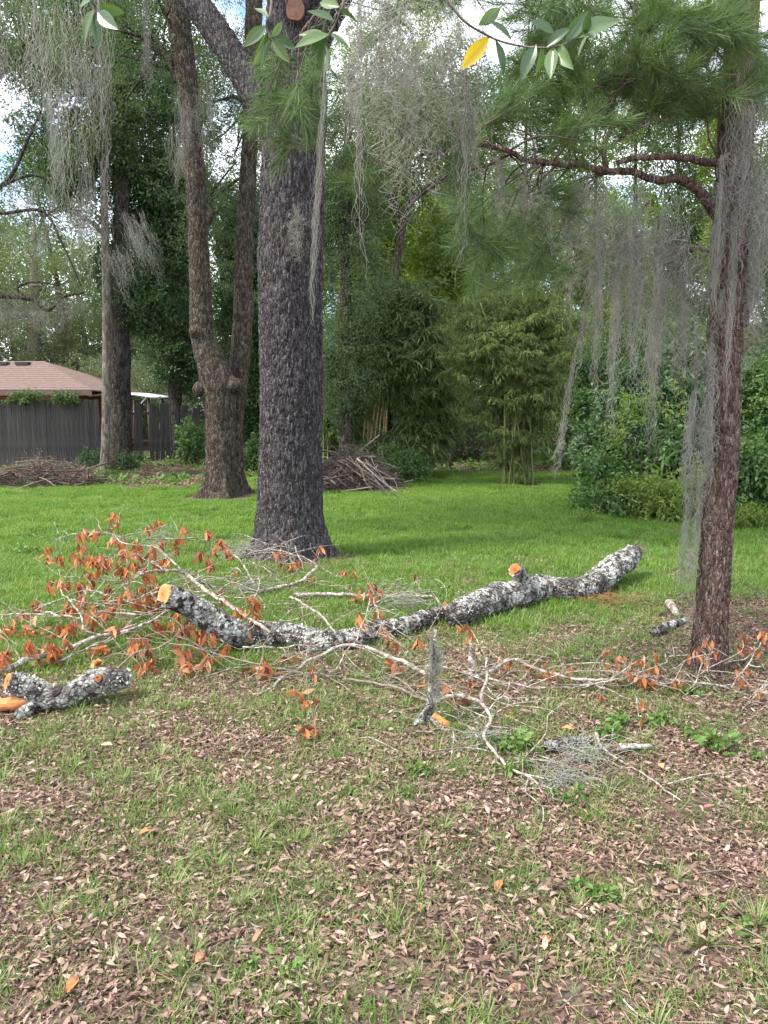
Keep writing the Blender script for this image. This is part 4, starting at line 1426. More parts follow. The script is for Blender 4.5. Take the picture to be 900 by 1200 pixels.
# ------------------------------------------------------------------ reddish pine on the right
Y5 = 4.47
pn = thing('pine_tree', 'reddish brown pine trunk hung with grey moss, one long branch reaching left', 'tree', (A(830, 795, Y5)[0], Y5, 0))
r5 = rowsw([(828, 806, 50), (829, 790, 44), (832, 740, 39), (836, 690, 37), (839, 640, 37), (842, 590, 36), (847, 540, 35), (849, 490, 35), (848, 440, 35), (850, 400, 36), (854, 300, 37), (860, 200, 36), (865, 100, 34), (872, 0, 31), (885, -200, 28), (895, -500, 20)], Y5)
r5[0][2] = -0.1


def pine_d(V, N, s, th, r):
    d = bark_disp(0.0100, 52, 15, 15, 0.30)(V, N, s, th, r)
    z = V[:, 2]
    return d + np.exp(-np.maximum(z, 0) / 0.07) * (0.012 + 0.03 * np.maximum(0, np.cos(4 * th + 1)))


part('trunk', *Bag().add(*tube(spline(r5, 0.010), 110, disp=pine_d)).get(), MAT['pinebark'], pn)
LIMBS5 = [
    [(852, 268, 20, 4.5), (836, 243, 17, 4.45), (818, 224, 14, 4.4), (792, 211, 12, 4.35), (760, 209, 10.5, 4.3), (710, 201, 10, 4.2), (660, 193, 9, 4.1), (612, 184, 7.5, 4.0), (572, 172, 6.5, 3.9), (545, 155, 5, 3.8), (520, 138, 3, 3.7)],
    [(858, 195, 13, 4.4), (820, 188, 10, 4.3), (770, 184, 9, 4.2), (725, 189, 8, 4.1), (722, 190, 6, 4.1)],
    [(709, 200, 8, 4.2), (708, 172, 7, 4.2), (716, 146, 6, 4.2), (719, 112, 4.5, 4.2), (735, 80, 3.5, 4.2), (738, 45, 2.5, 4.2), (725, 5, 2, 4.2)],
    [(714, 152, 4, 4.2), (750, 135, 3, 4.25), (800, 112, 2.4, 4.3), (845, 88, 1.4, 4.3)],
    [(716, 140, 4, 4.2), (700, 118, 3, 4.15), (688, 95, 2.4, 4.1), (665, 60, 1.6, 4.0)],
    [(716, 168, 3.5, 4.2), (745, 150, 2.4, 4.1), (800, 130, 1.6, 4.0)],
    [(600, 182, 5, 4.0), (570, 198, 3.5, 4.0), (545, 205, 3, 4.0), (500, 225, 2, 4.0), (478, 245, 1.6, 4.0)],
    [(575, 172, 4, 3.9), (520, 175, 3, 3.85), (470, 185, 2, 3.8), (430, 190, 1.2, 3.7)],
    [(640, 190, 4, 4.05), (630, 215, 3, 4.1), (650, 232, 2.2, 4.2), (690, 215, 1.6, 4.3)],
    [(868, 60, 16, 4.45), (800, 20, 13, 4.3), (720, -25, 11, 4.2), (600, -55, 9, 4.0), (480, -50, 7, 3.9), (400, -20, 5, 3.8), (355, 40, 3.5, 3.8), (345, 100, 2, 3.8)],
    [(870, 40, 12, 4.5), (820, -40, 9, 4.8), (700, -90, 7, 5.0), (560, -120, 4, 5.2)],
    [(852, 300, 8, 4.5), (815, 290, 6, 4.9), (760, 300, 4.5, 5.4), (700, 290, 3, 5.9), (640, 300, 2, 6.2)],
    [(858, 150, 10, 4.5), (880, 110, 8, 4.7), (930, 70, 6, 5.0)],
]
LP5 = []
for L in LIMBS5:
    P = spline([[*A(px, py, Y), 0.39 * w / FPX * Y] for px, py, w, Y in L], 0.02)
    P[:, :3] += (np.stack([fbm(P[:, :3] * 7 + k * 9, 2, k) for k in range(3)], 1) - 0.5) * 0.05
    LP5.append(P)
    part('limb', *Bag().add(*tube(P, 14, disp=bark_disp(0.003, 60, 60, 3, 0.25))).get(), MAT['pinebark'], pn)
ALL5 = np.concatenate(LP5)
tips, tdirs = [], []
tw = Bag()


def needle_zone(px0, px1, py0, py1, Y0, Y1, n, per=5):
    for _ in range(n):
        e = A(RNG.uniform(px0, px1), RNG.uniform(py0, py1), RNG.uniform(Y0, Y1))
        k = np.argsort(np.linalg.norm(ALL5[:, :3] - e, axis=1))[:60]
        q = ALL5[RNG.choice(k)]
        P = spline(wiggle(q[:3], e, min(0.006, q[3] * 0.6), 0.0022, 4, 0.07, 0.05), 0.05)
        tw.add(*tube(P, 5))
        d = P[-1, :3] - P[-3, :3]
        d /= np.linalg.norm(d) + 1e-9
        for j in range(per):
            m = P[int((1 - 0.09 * j) * (len(P) - 1)), :3]
            dd = d + unit(1)[0] * (0.25 + 0.2 * j)
            dd[2] += 0.25
            tips.append(m)
            tdirs.append(dd / np.linalg.norm(dd))


needle_zone(590, 760, -10, 110, 3.9, 4.7, 34)
needle_zone(740, 890, -10, 110, 3.9, 5.0, 44)
needle_zone(720, 860, 90, 150, 4.0, 4.8, 14)
needle_zone(560, 700, 110, 170, 3.8, 4.5, 14)
needle_zone(540, 640, 210, 320, 4.0, 5.5, 20)
needle_zone(560, 760, 240, 340, 4.8, 6.5, 24)
needle_zone(440, 560, 90, 180, 3.6, 4.2, 8)
needle_zone(315, 385, 70, 190, 3.7, 4.2, 9, 4)
needle_zone(395, 450, 60, 260, 3.7, 4.4, 6, 4)
needle_zone(430, 620, -60, 20, 3.8, 4.6, 10)
part('twigs', *tw.get(), MAT['darkstick'], pn, stuff=True)
tdirs = np.array(tdirs)
eul = np.stack([RNG.uniform(0, 6.283, len(tips)), -np.arcsin(np.clip(tdirs[:, 2], -1, 1)), np.arctan2(tdirs[:, 1], tdirs[:, 0])], 1)
scatter('needles', PR['pine'], np.array(tips), eul, RNG.uniform(0.75, 1.15, len(tips)), parent=pn, seed=11)


# ------------------------------------------------------------------ hanging moss
def moss_mesh(n, wid, loose, seed, rad, tails):
    """several tapering tails of curling strands, hung at uneven heights"""
    r_ = np.random.default_rng(seed)
    b_ = Bag()
    t = np.linspace(0, 1, 30)
    for q in range(tails):
        c = r_.uniform(-0.5, 0.5, 2) * wid if tails > 1 else np.zeros(2)
        t0 = r_.uniform(0, 0.45) if q else 0.0
        LT = (r_.uniform(0.35, 1.0) if q else 1.0) * (1 - t0)
        drift = r_.normal(0, 0.12 * wid, 2)
        for k in range(max(3, n // tails)):
            L = LT * r_.uniform(0.25, 1.0)
            ph = r_.uniform(0, 6.283, 6)
            fr = r_.uniform(0.6, 2.2, 4) * (4 + 8 * L)
            sg = wid * (0.20 if tails == 1 else 0.10)
            ox, oy = r_.normal(0, sg, 2)
            tap = 1 - 0.75 * t * L / max(LT, 0.01)
            am = loose * 0.06 * (0.5 + r_.uniform(0, 1))
            z0 = t0 + r_.uniform(0, 0.25) * (LT - L)
            x = c[0] + drift[0] * t * L + ox * tap + am * wid * 2.2 * (np.sin(fr[0] * t + ph[0]) + 0.6 * np.sin(2.7 * fr[1] * t + ph[1])) * (0.4 + 0.6 * t)
            y = c[1] + drift[1] * t * L + oy * tap + am * wid * 2.2 * (np.sin(fr[2] * t + ph[2]) + 0.6 * np.sin(2.7 * fr[3] * t + ph[3])) * (0.4 + 0.6 * t)
            z = -z0 - L * t
            b_.add(*tube(np.column_stack([x, y, z, rad * (1.0 - 0.6 * t)]), 3, cap=False))
    V, fs = b_.get()
    return mesh_from('spanish_moss', V, fs, MAT['moss'])


MOSS_N = [moss_mesh(110, 0.28, 1.1, 100 + k, 0.0017, 8) for k in range(5)]          # thick curtains
MOSS_T = [moss_mesh(44, 0.08, 1.5, 200 + k, 0.0012, 2) for k in range(4)]         # thin single strands
MOSS_F = [moss_mesh(110, 0.55, 0.40, 500 + k, 0.0017, 12) for k in range(4)]         # far drooping fringes
MOSS_W = [moss_mesh(110, 0.50, 0.8, 300 + k, 0.0015, 14) for k in range(5)]          # airy wide curtains


def moss(label, group, px, py0, py1, Y, kind='N', ws=1.0, slant=0.0):
    top, bot = A(px, py0, Y), A(px, py1, Y)
    L = top[2] - bot[2]
    me = {'N': MOSS_N, 'T': MOSS_T, 'W': MOSS_W, 'F': MOSS_F}[kind]
    o = bpy.data.objects.new('spanish_moss', me[random.randrange(len(me))])
    o.location = Vector(top)
    o.rotation_euler = (0, slant, random.uniform(0, 6.28) if abs(slant) < 0.01 else 0)
    o.scale = (ws, ws, L)
    link(o)
    return tag(o, label, 'moss', group)


g1 = 'moss curtains clinging to the reddish pine'
la = 'thick grey moss curtain clinging to the left side of the reddish pine trunk'
for px, a, b_ in ((834, 270, 420), (830, 330, 520), (826, 400, 600), (818, 500, 690), (813, 560, 752), (822, 440, 640)):
    moss(la, g1, px, a, b_, 4.42 + random.uniform(-0.05, 0.1), 'N', 0.55 if a < 450 else 0.42)
lb_ = 'grey moss curtain hanging right of the reddish pine trunk'
for px, a, b_ in ((872, 120, 330), (880, 180, 420), (893, 60, 380), (874, 290, 470), (896, 240, 460), (886, 20, 260), (905, 150, 430)):
    moss(lb_, g1, px, a, b_, 4.4 + random.uniform(-0.2, 0.2), 'N', 0.8)
lc = 'grey moss curtain hanging over the upper front of the reddish pine trunk'
for px, a, b_ in ((850, 180, 360), (842, 215, 400), (862, 250, 440), (855, 320, 500)):
    moss(lc, g1, px, a, b_, 4.22, 'T', 0.9)
g2 = 'moss curtains under the long pine branch'
ld = 'grey moss curtain hanging under the long pine branch'
for px, a, b_, Y, kd, ws in ((800, 222, 470, 4.4, 'N', 0.8), (782, 212, 430, 4.35, 'W', 0.7), (762, 210, 500, 4.35, 'N', 0.8), (740, 206, 440, 4.28, 'W', 0.6), (720, 203, 400, 4.25, 'N', 0.7),
                            (700, 201, 360, 4.2, 'W', 0.6), (672, 196, 330, 4.15, 'N', 0.6), (645, 192, 300, 4.1, 'T', 0.9), (615, 186, 300, 4.05, 'W', 0.5), (590, 178, 280, 4.0, 'T', 1.0),
                            (750, 300, 480, 5.4, 'T', 1.8), (700, 292, 470, 5.9, 'T', 1.8), (722, 296, 520, 5.7, 'T', 1.6), (675, 296, 400, 6.0, 'T', 1.2), (790, 296, 520, 5.1, 'N', 0.7), (770, 300, 540, 5.3, 'T', 1.4)):
    ld = ('grey moss curtain under the thick end of the long pine branch beside the trunk' if px > 775 and Y < 5 else
          'grey moss curtain under the middle of the long pine branch below the upright twig' if px > 690 and Y < 5 else
          'grey moss curtain under the thin outer half of the long pine branch' if Y < 5 else
          'grey moss curtain on the lower thin pine limb before the dark shrub thicket')
    moss(ld, g2, px, a, b_, Y, kd, ws)
moss('long thin moss strand swinging low in front of the broad bamboo clump', None, 690, 296, 470, 5.92, 'T', 1.5, 0.12)
o = moss('thin tail of moss reaching down to the lawn beside the bamboo', None, 667, 420, 585, 5.7, 'T', 1.3, 0.13)
g3 = 'near moss hanging from the high branch'
le_ = 'pale loose moss curtain hanging from the high branch by the yellow leaf'
for px, a, b_, Y, kd, ws in ((450, -30, 190, 2.9, 'W', 0.6), (432, -40, 230, 3.0, 'W', 0.5), (472, -30, 240, 3.0, 'W', 0.6), (505, -20, 210, 3.1, 'W', 0.6), (545, -20, 230, 3.0, 'N', 0.5), (550, 60, 340, 3.1, 'T', 1.0), (480, 60, 300, 3.6, 'W', 0.5), (415, -10, 330, 3.3, 'T', 1.1)):
    le_ = ('pale loose moss curtain hanging from the high branch beside the large dark trunk' if px < 440 else
           'dense pale moss curtain hanging from the high branch between trunk and yellow leaf' if px < 530 else
           'pale moss rope hanging straight down beside the yellow leaf')
    moss(le_, g3, px, a, b_, Y, kd, ws)
moss('thin moss strand dangling in front of the large dark trunk', None, 380, 60, 400, 3.6, 'T', 0.75, 0.07)
moss('moss tuft stuck to the bark of the large dark trunk', None, 350, 240, 320, 7.72, 'N', 0.9)
g4 = 'moss in the left trees'
lf = 'grey moss curtain hanging from the high limb over the fence'
for px, a, b_, Y, kd, ws in ((60, -40, 220, 8.6, 'F', 1.2), (92, -30, 280, 8.8, 'F', 1.1), (25, -40, 250, 8.9, 'F', 1.1), (75, 60, 340, 9.0, 'F', 0.9), (165, -10, 130, 8.8, 'T', 2.0)):
    moss(lf, g4, px, a, b_, Y, kd, ws)
lg = 'shaggy pale moss clump hanging across the left twin trunk'
for px, a, b_, Y, kd, ws in ((224, 100, 215, 10.5, 'F', 0.7), (240, 85, 200, 10.6, 'F', 0.6), (205, 150, 230, 10.6, 'F', 0.6)):
    moss(lg, g4, px, a, b_, Y, kd, ws)
for px, a, b_ in ((148, 250, 350), (130, 290, 372), (155, 245, 320)):
    moss('ragged moss clump hanging before the slender pale trunk', g4, px, a, b_, 14.0, 'F', 0.8, -0.35)
lh = 'dull moss fringe hanging from the bare limbs over the brick house'
for px, a, b_ in ((12, 347, 395), (30, 349, 385), (52, 360, 400), (80, 346, 380), (20, 212, 300), (50, 250, 330), (85, 240, 320), (-5, 345, 400), (66, 352, 390), (40, 205, 270), (95, 220, 300)):
    moss(lh, g4, px, a, b_, 17.5, 'F', 1.5)


# ------------------------------------------------------------------ fallen logs
def log_d(seed, amp=0.26, fine=0.006):
    def f(V, N, s, th, r):
        f1, f2, cid = cells(V * 34, seed)
        return amp * r * (fbm(V * 6, 3, seed) - 0.5) * 2 + fine * (fbm(V * 30, 3, seed + 2) - 0.5) * 2 + 0.004 * np.clip((f2 - f1) * 2, 0, 1)
    return f


def flakes(P, n, parent, seed):
    """curled lichen scales and moss bits standing off the bark"""
    k = RNG.integers(0, len(P) - 1, n)
    c, r = P[k, :3], P[k, 3]
    T = np.gradient(P[:, :3], axis=0)[k]
    T /= np.linalg.norm(T, axis=1)[:, None]
    d = unit(n)
    d[:, 2] = d[:, 2] * 0.8 + 0.25
    d -= T * (d * T).sum(1)[:, None]
    d /= np.linalg.norm(d, axis=1)[:, None]
    pos = c + d * (r * 1.0)[:, None]
    cl = fbm(pos * 9, 3, seed) > 0.5
    pos, d = pos[cl], d[cl]
    m = len(pos)
    X, Y, Z = basis(d + unit(m) * 0.9, n=unit(m))
    L = RNG.uniform(0.007, 0.019, m)
    V, F = stamp(*LEAF7, pos, X, Y, Z, L, L * RNG.uniform(0.6, 1.1, m), L * 2)
    part('lichen_scales', V, [F], MAT['flake'], parent, stuff=True, smooth=False)


def GL(L):
    """rows from (px, py, z, diameter px)"""
    out = []
    for px, py, z, w in L:
        p = G(px, py, z)
        out.append([*p, 0.46 * w * p[1] / FPX])
    return out


l1 = GL([(193, 697, 0.44, 28), (215, 706, 0.37, 30), (243, 722, 0.26, 33), (272, 741, 0.13, 34), (300, 744, 0.085, 32), (340, 744, 0.075, 31), (378, 753, 0.07, 31), (410, 750, 0.066, 26), (440, 738, 0.064, 24), (472, 735, 0.06, 22), (500, 724, 0.058, 21), (522, 718, 0.055, 17)])
t = thing('fallen_log', 'long crooked lichen covered log with a round orange sawn end raised', 'log', (*G(340, 765)[:2], 0), 'lichen covered fallen logs')
P1 = spline(l1, 0.012)
bk = part('bark', *Bag().add(*tube(P1, 64, disp=log_d(3))).get(), MAT['lichen'], t)
disc(P1[0, :3], P1[0, :3] - P1[4, :3] + np.array([-0.012, -0.012, -0.008]), P1[0, 3] * 0.93, 'sawn_end', MAT['cut'], bk, 1.0, depth=0.012)
flakes(P1, 1100, t, 5)
l2 = GL([(526, 723, 0.07, 20), (535, 720, 0.09, 32), (562, 709, 0.105, 37), (598, 698, 0.11, 39), (632, 690, 0.105, 34), (658, 691, 0.09, 31), (682, 689, 0.09, 30), (702, 679, 0.12, 31), (718, 666, 0.17, 32), (733, 656, 0.21, 30), (741, 648, 0.235, 22)])
t2 = thing('fallen_log', 'thick mottled black and white log with a short sawn stub on the lawn', 'log', (*G(640, 710)[:2], 0), 'lichen covered fallen logs')
P2 = spline(l2, 0.012)
part('bark', *Bag().add(*tube(P2, 72, disp=log_d(6))).get(), MAT['lichen'], t2)
flakes(P2, 1200, t2, 7)
st = GL([(612, 690, 0.14, 24), (612, 678, 0.22, 20), (606, 670, 0.285, 18), (603, 668, 0.30, 17)])
for k in range(4):
    st[k][1] = st[0][1] - 0.03 * k
    st[k][:3] = list(A((612, 611, 607, 604)[k], (690, 678, 671, 668)[k], st[k][1]))
Ps = spline(st, 0.01)
sb2 = part('stub', *Bag().add(*tube(Ps, 40, disp=log_d(9))).get(), MAT['lichen'], t2)
disc(Ps[-1, :3], np.array([-0.25, -1.0, 0.12]), Ps[-1, 3] * 0.92, 'sawn_end', MAT['cut'], sb2, 1.0, depth=0.012)
for _ in range(70):                                                     # torn fibres at the broken far end
    a = P2[-1, :3] + RNG.normal(0, 0.03, 3) + [0, 0, -0.02]
    e = a + np.array([0.05, 0.0, 0.05]) + RNG.normal(0, 0.04, 3)
    part('splinter', *Bag().add(*tube(np.array([[*a, 0.006], [*((a + e) / 2 + RNG.normal(0, 0.006, 3)), 0.004], [*e, 0.001]]), 4)).get(), MAT['stick'], t2)
l3 = GL([(10, 799, 0.18, 26), (22, 802, 0.16, 30), (45, 813, 0.10, 33), (68, 817, 0.08, 31), (92, 809, 0.095, 30), (115, 799, 0.12, 33), (138, 796, 0.12, 30), (151, 796, 0.11, 22)])
t3 = thing('short_log', 'short curved pale lichen covered log with torn orange wood at one end', 'log', (*G(80, 830)[:2], 0), 'lichen covered fallen logs')
P3 = spline(l3, 0.01)
part('bark', *Bag().add(*tube(P3, 64, disp=log_d(12))).get(), MAT['lichen'], t3)
flakes(P3, 600, t3, 8)
disc(P3[0, :3], P3[0, :3] - P3[5, :3] + np.array([0, -0.02, 0]), P3[0, 3] * 0.86, 'sawn_end', MAT['cut'], t3)
kn = GL([(118, 797, 0.16, 12), (118, 792, 0.195, 11)])
kn[1][1] = kn[0][1] - 0.07
kn_o = part('knot', *Bag().add(*tube(spline(kn, 0.01), 20, disp=soft_disp(0.3, 20, 4))).get(), MAT['lichen'], t3)
disc(kn[1][:3], (0, -1, 0.2), kn[1][3] * 0.8, 'knot_end', MAT['cut'], kn_o, depth=0.006)
sp_ = spline(GL([(-25, 829, 0.05, 20), (0, 826, 0.055, 20), (22, 823, 0.07, 18), (40, 820, 0.08, 10)]), 0.01)
part('torn_wood', *Bag().add(*tube(sp_, 24, disp=soft_disp(0.6, 14, 4))).get(), MAT['rawwood'], t3)
sp_ = spline(GL([(40, 826, 0.06, 16), (30, 833, 0.04, 16), (18, 841, 0.025, 10)]), 0.01)
part('stub', *Bag().add(*tube(sp_, 24, disp=log_d(14))).get(), MAT['lichen'], t3)
for (px0, py0, px1, py1, lab, w) in ((784, 707, 794, 722, 'stubby pale stick with orange end on the grass beside the pine', 11), (766, 741, 804, 727, 'weathered grey piece of bark lying on grass beside the pine', 12), (721, 876, 764, 875, 'short thick pale stick lying on leaf litter', 8), (640, 874, 690, 868, 'dark mossy rotten stick lying on leaf litter', 13)):
    P = spline(GL([(px0, py0, 0.04, w), ((px0 + px1) / 2, (py0 + py1) / 2 - 1, 0.035, w * 0.9), (px1, py1, 0.02, w * 0.7)]), 0.01)
    o = part('stick', *Bag().add(*tube(P, 20, disp=log_d(21))).get(), MAT['branch' if 'pale' in lab else 'lichen'], base=(*P[0, :2], 0))
    tag(o, lab, 'stick', 'short sticks on the ground')


# ------------------------------------------------------------------ dead orange leaves on fallen branches
def curled_leaf(L, W, curl, fold, seed):
    r_ = np.random.default_rng(seed)
    t = np.linspace(0, 1, 6)
    w = np.array([0.06, 0.62, 1.0, 0.92, 0.55, 0.03]) * W / 2
    V = []
    for a, ww in zip(t, w):
        z = -L * a
        y = curl * L * a * a + r_.normal(0, 0.03 * L)
        for sgn in (-1, 0, 1):
            V.append([sgn * ww, y + fold * abs(sgn) * ww * (1 + 0.4 * r_.normal()), z])
    F = []
    for k in range(5):
        for j in (0, 1):
            a = k * 3 + j
            F.append([a, a + 1, a + 4, a + 3])
    return mesh_from('leaf', np.array(V), [np.array(F)], MAT['deadleaf'])


DEAD = [curled_leaf(0.086, RNG.uniform(0.022, 0.040), RNG.uniform(-0.5, 0.6), RNG.uniform(-1.2, 1.4), 400 + k) for k in range(12)]
BR = []


def fallen(label, stems, name='fallen_branch', mat='branch', group='fallen branches with dead orange leaves', dens=9):
    """stems: lists of (px, py, z) with start/end radius in metres"""
    rows = []
    for pts, r0, r1 in stems:
        n = len(pts)
        R = np.linspace(r0, r1, n)
        rows.append(spline([[*G(px, py, z), R[i]] for i, (px, py, z) in enumerate(pts)], 0.03))
    b0 = rows[0][0]
    t = thing(name, label, 'branch', (b0[0], b0[1], 0), group)
    for P in rows:
        P[:, :3] += (np.stack([fbm(P[:, :3] * 11 + k * 5, 3, k + 2) for k in range(3)], 1) - 0.5) * 0.045
        P[:, 2] = np.maximum(P[:, 2], 0.006)
        part('stem', *Bag().add(*tube(P, 8, disp=soft_disp(0.8, 26, 5))).get(), MAT[mat], t)
    d = dict(o=t, P=np.concatenate(rows), tw=Bag(), n=0, mat=mat)
    for _ in range(int(dens * len(rows))):                             # bare side twigs
        q = d['P'][RNG.integers(0, len(d['P']))]
        e = q[:3] + RNG.normal(0, 1, 3) * np.array([0.26, 0.18, 0.11])
        e[2] = max(e[2], 0.012)
        d['tw'].add(*tube(spline(wiggle(q[:3], e, min(0.0032, q[3]), 0.0014, 4, 0.08), 0.04), 4))
    d['px'] = np.stack(proj(d['P'][:, :3]), 1)
    BR.append(d)
    return t


fallen('thick pale branch with orange leaves lying just behind the short curved log',
       [([(-20, 789, .05), (0, 784, .06), (37, 771, .08), (73, 761, .10), (117, 746, .12), (156, 738, .14), (198, 715, .2)], 0.022, 0.008),
        ([(66, 776, .04), (105, 759, .08), (140, 742, .12), (160, 722, .16)], 0.008, 0.004),
        ([(120, 745, .12), (105, 742, .14), (98, 735, .18), (94, 720, .24), (86, 708, .28), (66, 684, .34)], 0.009, 0.004)])
fallen('arching thin branch with orange leaves spreading left over the lawn',
       [([(156, 706, .2), (125, 697, .24), (98, 691, .26), (70, 702, .22), (42, 714, .16)], 0.007, 0.003),
        ([(165, 722, .18), (120, 718, .2), (95, 723, .2), (49, 719, .17), (0, 720, .14), (-30, 724, .1)], 0.008, 0.004),
        ([(176, 687, .24), (147, 681, .26), (117, 678, .28), (90, 676, .28)], 0.006, 0.003)])
fallen('tall tangled branch dense with orange leaves behind the sawn log end',
       [([(250, 690, .1), (215, 671, .36), (190, 668, .4), (161, 676, .4), (140, 690, .36)], 0.013, 0.005),
        ([(215, 671, .36), (200, 655, .46), (176, 640, .54), (147, 638, .56), (130, 625, .6), (110, 624, .6), (76, 628, .56)], 0.007, 0.003),
        ([(195, 668, .38), (170, 655, .46), (150, 650, .5), (128, 655, .48)], 0.006, 0.003),
        ([(185, 690, .3), (160, 700, .28), (130, 705, .26), (110, 712, .2)], 0.006, 0.003)], dens=16)
fallen('slender arching branch with few orange leaves curving toward the large trunk',
       [([(171, 630, .55), (220, 632, .5), (249, 634, .46), (267, 644, .36), (285, 662, .24), (300, 690, .06)], 0.006, 0.008)])
fallen('pale branch leaning across the sawn log with bunches of orange leaves',
       [([(220, 674, .34), (249, 697, .28), (293, 725, .2), (315, 742, .16)], 0.014, 0.010), ([(240, 690, .3), (262, 700, .28), (300, 698, .25), (303, 675, .34)], 0.005, 0.003)])
fallen('thin arching branch with orange leaves before the foot of the large trunk',
       [([(289, 650, .22), (303, 644, .25), (333, 646, .24), (365, 657, .18), (395, 676, .06)], 0.006, 0.004),
        ([(345, 640, .27), (352, 655, .2), (356, 672, .08)], 0.004, 0.003), ([(305, 634, .3), (330, 640, .28), (347, 645, .24)], 0.003, 0.002)])
fallen('white curved branch lying between the log and the large trunk',
       [([(302, 694, .05), (338, 685, .06), (360, 677, .10), (372, 664, .16)], 0.013, 0.014), ([(271, 665, .12), (283, 668, .14), (296, 684, .04)], 0.005, 0.003), ([(298, 660, .18), (315, 670, .14), (333, 684, .04)], 0.006, 0.004)])
fallen('long straight pale pole lying on the grass behind the crooked log', [([(345, 697, .05), (420, 697, .05), (506, 699, .05)], 0.017, 0.014), ([(440, 696, .06), (436, 690, .16), (433, 684, .2)], 0.004, 0.003), ([(488, 697, .06), (490, 685, .14)], 0.004, 0.003)])
fallen('thin dark branch with orange leaves hanging in front of the crooked log',
       [([(130, 790, .03), (160, 767, .10), (200, 751, .16), (227, 725, .22)], 0.006, 0.004),
        ([(150, 748, .18), (169, 750, .17), (233, 760, .12), (293, 778, .08), (360, 788, .05), (400, 792, .03)], 0.004, 0.005),
        ([(298, 797, .02), (310, 760, .18), (320, 731, .28)], 0.004, 0.003), ([(222, 800, .02), (245, 775, .08), (262, 755, .14)], 0.003, 0.002)], mat='stick')
fallen('forked pale branch leaning on the crooked log with hanging orange leaves',
       [([(300, 815, .015), (340, 789, .04), (352, 781, .06), (394, 758, .14), (423, 757, .15), (457, 769, .12), (487, 782, .08), (500, 790, .05)], 0.007, 0.014),
        ([(389, 787, .04), (405, 765, .12), (421, 740, .2), (435, 700, .3)], 0.005, 0.003), ([(340, 700, .25), (375, 720, .26), (392, 745, .18)], 0.008, 0.006),
        ([(284, 759, .1), (320, 760, .1), (360, 757, .12), (390, 752, .16)], 0.005, 0.004), ([(440, 745, .15), (446, 730, .2), (437, 700, .28)], 0.004, 0.003)], dens=7)
fallen('thin brown branch lying on litter up to the upright mossy stub', [([(400, 797, .03), (420, 799, .04), (463, 805, .05), (507, 822, .06)], 0.006, 0.009), ([(423, 800, .03), (450, 795, .06), (472, 787, .08)], 0.005, 0.004), ([(450, 835, .015), (470, 832, .02), (500, 828, .03)], 0.005, 0.006)], mat='stick')
fallen('crooked white grey branch curling across the leaf litter from the mossy stub',
       [([(507, 824, .05), (530, 815, .07), (556, 822, .08), (574, 840, .06), (569, 866, .04), (582, 886, .03), (605, 906, .02), (665, 933, .012)], 0.012, 0.005),
        ([(593, 896, .02), (628, 890, .025), (674, 893, .015)], 0.005, 0.003), ([(569, 770, .2), (569, 799, .12), (564, 826, .06)], 0.007, 0.009), ([(541, 785, .12), (560, 796, .12), (579, 808, .1)], 0.004, 0.004), ([(556, 845, .02), (590, 815, .1), (600, 800, .14)], 0.004, 0.003)])
fallen('long pale branch with orange leaves reaching to the foot of the reddish pine',
       [([(555, 795, .06), (580, 783, .08), (602, 775, .1), (639, 786, .09), (675, 797, .07), (715, 798, .07), (755, 794, .08), (793, 798, .06), (825, 801, .05), (857, 807, .03)], 0.011, 0.006),
        ([(570, 794, .05), (622, 805, .06), (674, 805, .05), (715, 799, .07), (750, 788, .12), (782, 777, .16)], 0.006, 0.003),
        ([(715, 798, .07), (742, 780, .15), (758, 770, .2)], 0.005, 0.003), ([(690, 800, .06), (720, 812, .03), (745, 822, .02)], 0.005, 0.004)], dens=8)
fallen('twiggy branch with orange leaves resting against the foot of the pine',
       [([(800, 815, .02), (815, 800, .06), (822, 780, .14), (835, 765, .2)], 0.005, 0.003), ([(855, 808, .02), (868, 790, .1), (880, 770, .16), (890, 752, .2)], 0.005, 0.003), ([(870, 830, .02), (884, 815, .06), (905, 800, .08)], 0.004, 0.003)])
fallen('thin bare stick lying on leaf litter below the long pale branch', [([(698, 859, .03), (705, 876, .02), (744, 902, .012), (800, 940, .01)], 0.008, 0.003)], 'stick', group='short sticks on the ground', dens=2)
fallen('straight thin grey twig standing in the leaf litter near the stub', [([(528, 905, .01), (531, 880, .04), (530, 858, .06)], 0.004, 0.003)], 'stick', group='short sticks on the ground', dens=1)

